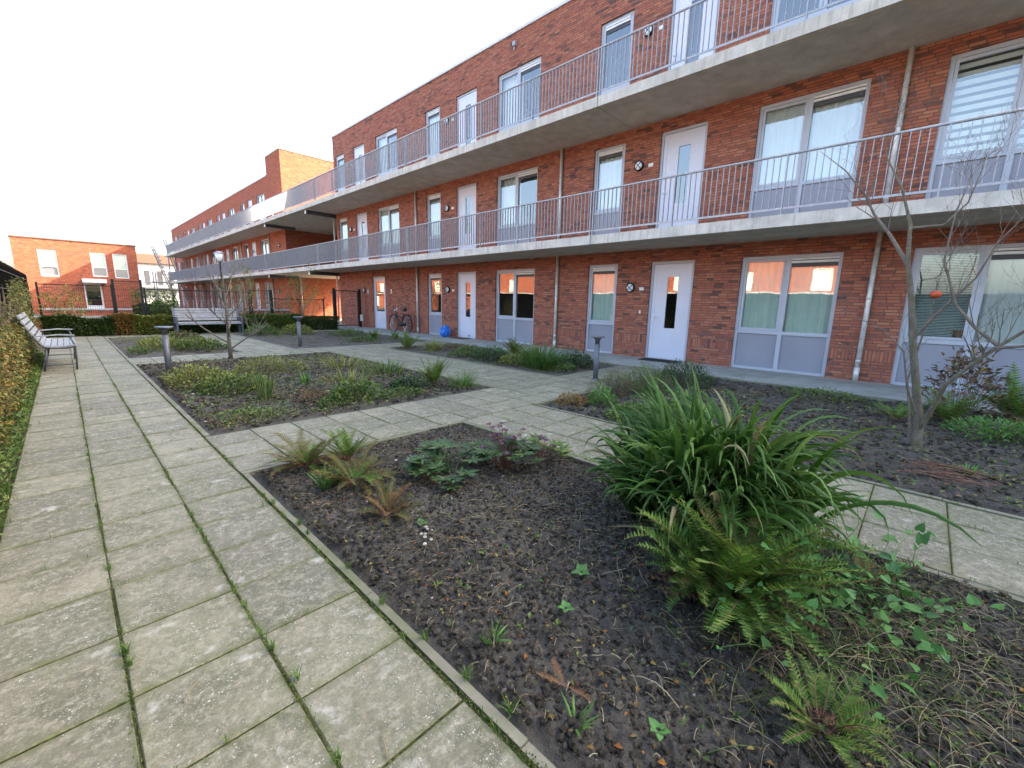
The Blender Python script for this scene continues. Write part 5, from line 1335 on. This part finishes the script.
# far bed
shrub(4.9, 17.2, .5, .8, .40, 1200, .07, 'mid', 'green mound at the far left corner of the far bed', 'ground_shrub', shell=.2)
shrub(6.0, 17.0, .6, .7, .36, 1200, .07, 'yellow', 'yellowish green mound near the hedge in the far bed', 'ground_shrub', shell=.2)
shrub(7.2, 15.3, .6, .7, .26, 1000, .06, 'mid', 'green low shrub left of centre before the walkway gate', 'ground_shrub', shell=.2)
fern(7.2, 13.4, 20, .42, .08, 'bushy green fern in the far bed before the bicycle', 'fern', False, (.1, .9), (.2, .8), 16, 4, ('fern_b', 4))
fern(7.7, 12.9, 16, .36, .08, 'second fern of the far bed, closest to the walkway', 'fern', False, (.1, .9), (.2, .8), 16, 2)
shrub(6.6, 13.0, .4, .4, .16, 500, .06, 'mid', 'flat green patch left of the far bed ferns', 'ground_shrub', shell=.2)
# bed along the walkway
fern(6.55, 10.35, 20, .48, .09, 'upright fern at the far left corner of the walkway bed', 'fern', False, (.05, .8), (.2, .7), 18, 3, ('fern_b', 4))
strap_clump(6.9, 9.6, 130, .40, .012, 'yellow green grass tuft next to the upright fern in the walkway bed', .16, 'yellow', (.1, .9), (.3, .9), .1, 'grass_clump', 'plant', seg=5)
shrub(7.6, 9.3, .6, .7, .14, 600, .05, 'brownleaf', 'brown withered ground cover in the middle of the walkway bed', 'ground_shrub', shell=.2)
shrub(6.75, 8.0, .38, .5, .26, 900, .055, 'mid', 'green leafy mound left of the white dotted shrub', 'ground_shrub', shell=.2)
shrub(6.8, 7.2, .42, .45, .30, 1000, .055, 'dark', 'dark shrub dotted with pale leaves at the path edge', 'ground_shrub', shell=.2, extra=('heart', 220, .05))
fern(7.7, 7.3, 22, .50, .09, 'dark brown green fern rising before the window panels', 'fern_b', False, (.05, .7), (.2, .7), 18, 4, ('fern', 8))
shrub(6.75, 6.35, .34, .4, .22, 800, .055, 'yellow', 'yellow green low plant left of the dense grass clump', 'ground_shrub', shell=.2)
strap_clump(6.75, 5.65, 420, .62, .013, 'dense dark green clump of narrow arching leaves at the path crossing', .28, 'strap', (.05, .9), (.6, 1.5), .02, group='clumps of strap leaves', seg=7)
strap_clump(7.5, 6.6, 120, .46, .012, 'loose yellow green grass behind the dense clump', .2, 'yellow', (.1, .9), (.3, .9), .1, 'grass_clump', 'plant', seg=5)
shrub(7.55, 5.35, .45, .40, .34, 1300, .055, 'dark', 'dark leaved shrub at the near right corner of the walkway bed', 'ground_shrub', shell=.2)
shrub(6.85, 5.12, .34, .22, .14, 500, .045, 'mid', 'low green leaves at the corner kerb below the dense clump', 'ground_shrub', shell=.2)
# right hand bed
shrub(5.55, 3.22, .52, .30, .34, 2000, .028, 'brownleaf', 'brown heather with thin twigs right beside the second bollard light', 'heather', shell=.15, extra=('fern', 700, .03), wr=.3)
shrub(6.25, 3.05, .55, .42, .40, 2200, .030, 'fern', 'green feathery heath shrub right of the brown heather', 'heather', shell=.15, wr=.3, extra=('fern_b', 600, .03))
shrub(7.3, 2.9, .55, .5, .40, 1300, .05, 'dark', 'dark green shrub before the nearest door', 'shrub', shell=.2)
shrub(4.86, 2.98, .20, .17, .24, 520, .045, 'bright', 'small bright yellow green plant with round leaves at the bed corner', 'herb', 'plant', shell=.2, up=.9)
shrub(4.55, 3.25, .22, .20, .16, 380, .04, 'autumn', 'red tinged weed at the tip of the right hand bed', 'herb', 'plant', shell=.2, stem='stem_red')
shrub(4.7, 2.45, .40, .28, .10, 900, .045, 'mid', 'carpet of low weeds along the path kerb of the right hand bed', 'herb', 'plant', shell=.2)
shrub(5.1, 2.0, .45, .35, .12, 700, .05, 'mid', 'strip of mixed low green leaves left of the big strap clump', 'herb', 'plant', shell=.2, extra=('autumn', 120, .04))
strap_clump(4.95, 1.75, 40, .24, .018, 'short bright strap leaves poking out beside the big clump', .10, 'bright', (.3, 1.1), (.3, .9), 0, 'small_plant', seg=5)
shrub(6.85, -.75, .45, .42, .18, 1400, .05, 'bright', 'low bright green ferny carpet at the right edge under the bare tree', 'ground_shrub', shell=.2, wr=.35)
fern(7.35, -.35, 18, .48, .10, 'yellow green fern right behind the bare tree', 'fern', False, (.3, 1.1), (.2, .8), 20, 4, ('fern_b', 4))
fern(8.05, -.95, 22, .66, .11, 'tall feathery fern under the window at the right edge', 'fern', False, (.1, .8), (.2, .7), 22, 3, ('fern_b', 4))
fern(6.95, .10, 14, .34, .08, 'low star shaped fern touching the trunk of the bare tree', 'fern', False, (.5, 1.2), (.2, .6), 16, 3)
shrub(7.9, -.45, .55, .35, .92, 420, .085, 'brownleaf', 'tall shrub with curled brown leaves on bare stems before the right window', 'shrub', shell=.55, extra=('autumn', 60, .07))
shrub(7.2, -1.35, .6, .5, .30, 900, .05, 'autumn', 'rusty undergrowth at the right border of the photo', 'ground_shrub', shell=.2, extra=('mid', 400, .05))
shrub(7.8, .95, .45, .55, .12, 600, .045, 'mid', 'flat weeds at the walkway edge left of the bare tree', 'herb', 'plant', shell=.2)
strap_clump(5.05, -.42, 26, .12, .022, 'pale green weed rosette beside the cut reddish twigs', .03, 'bright', (.6, 1.4), (.1, .6), 0, 'herb', 'plant', seg=4)
for k, (x, y) in enumerate(((4.86, -.30),)):
    t = thing('twig_pile', 'small heap of cut reddish twigs on the soil below the bare tree', 'twigs', (x, y, 0)); b = MB()
    for _ in range(46):
        p = V((x+U(-.22, .22), y+U(-.2, .2), U(.02, .06))); a = U(-.5, .9)+1.3; d = V((math.cos(a), math.sin(a), U(-.06, .06))); L = U(.1, .3)
        b.tube([p-d*L/2, p+V((U(-.01, .01), U(-.01, .01), .01)), p+d*L/2], U(.0018, .0035), 4, False)
    b.build('twigs', M['stem_red'], t)
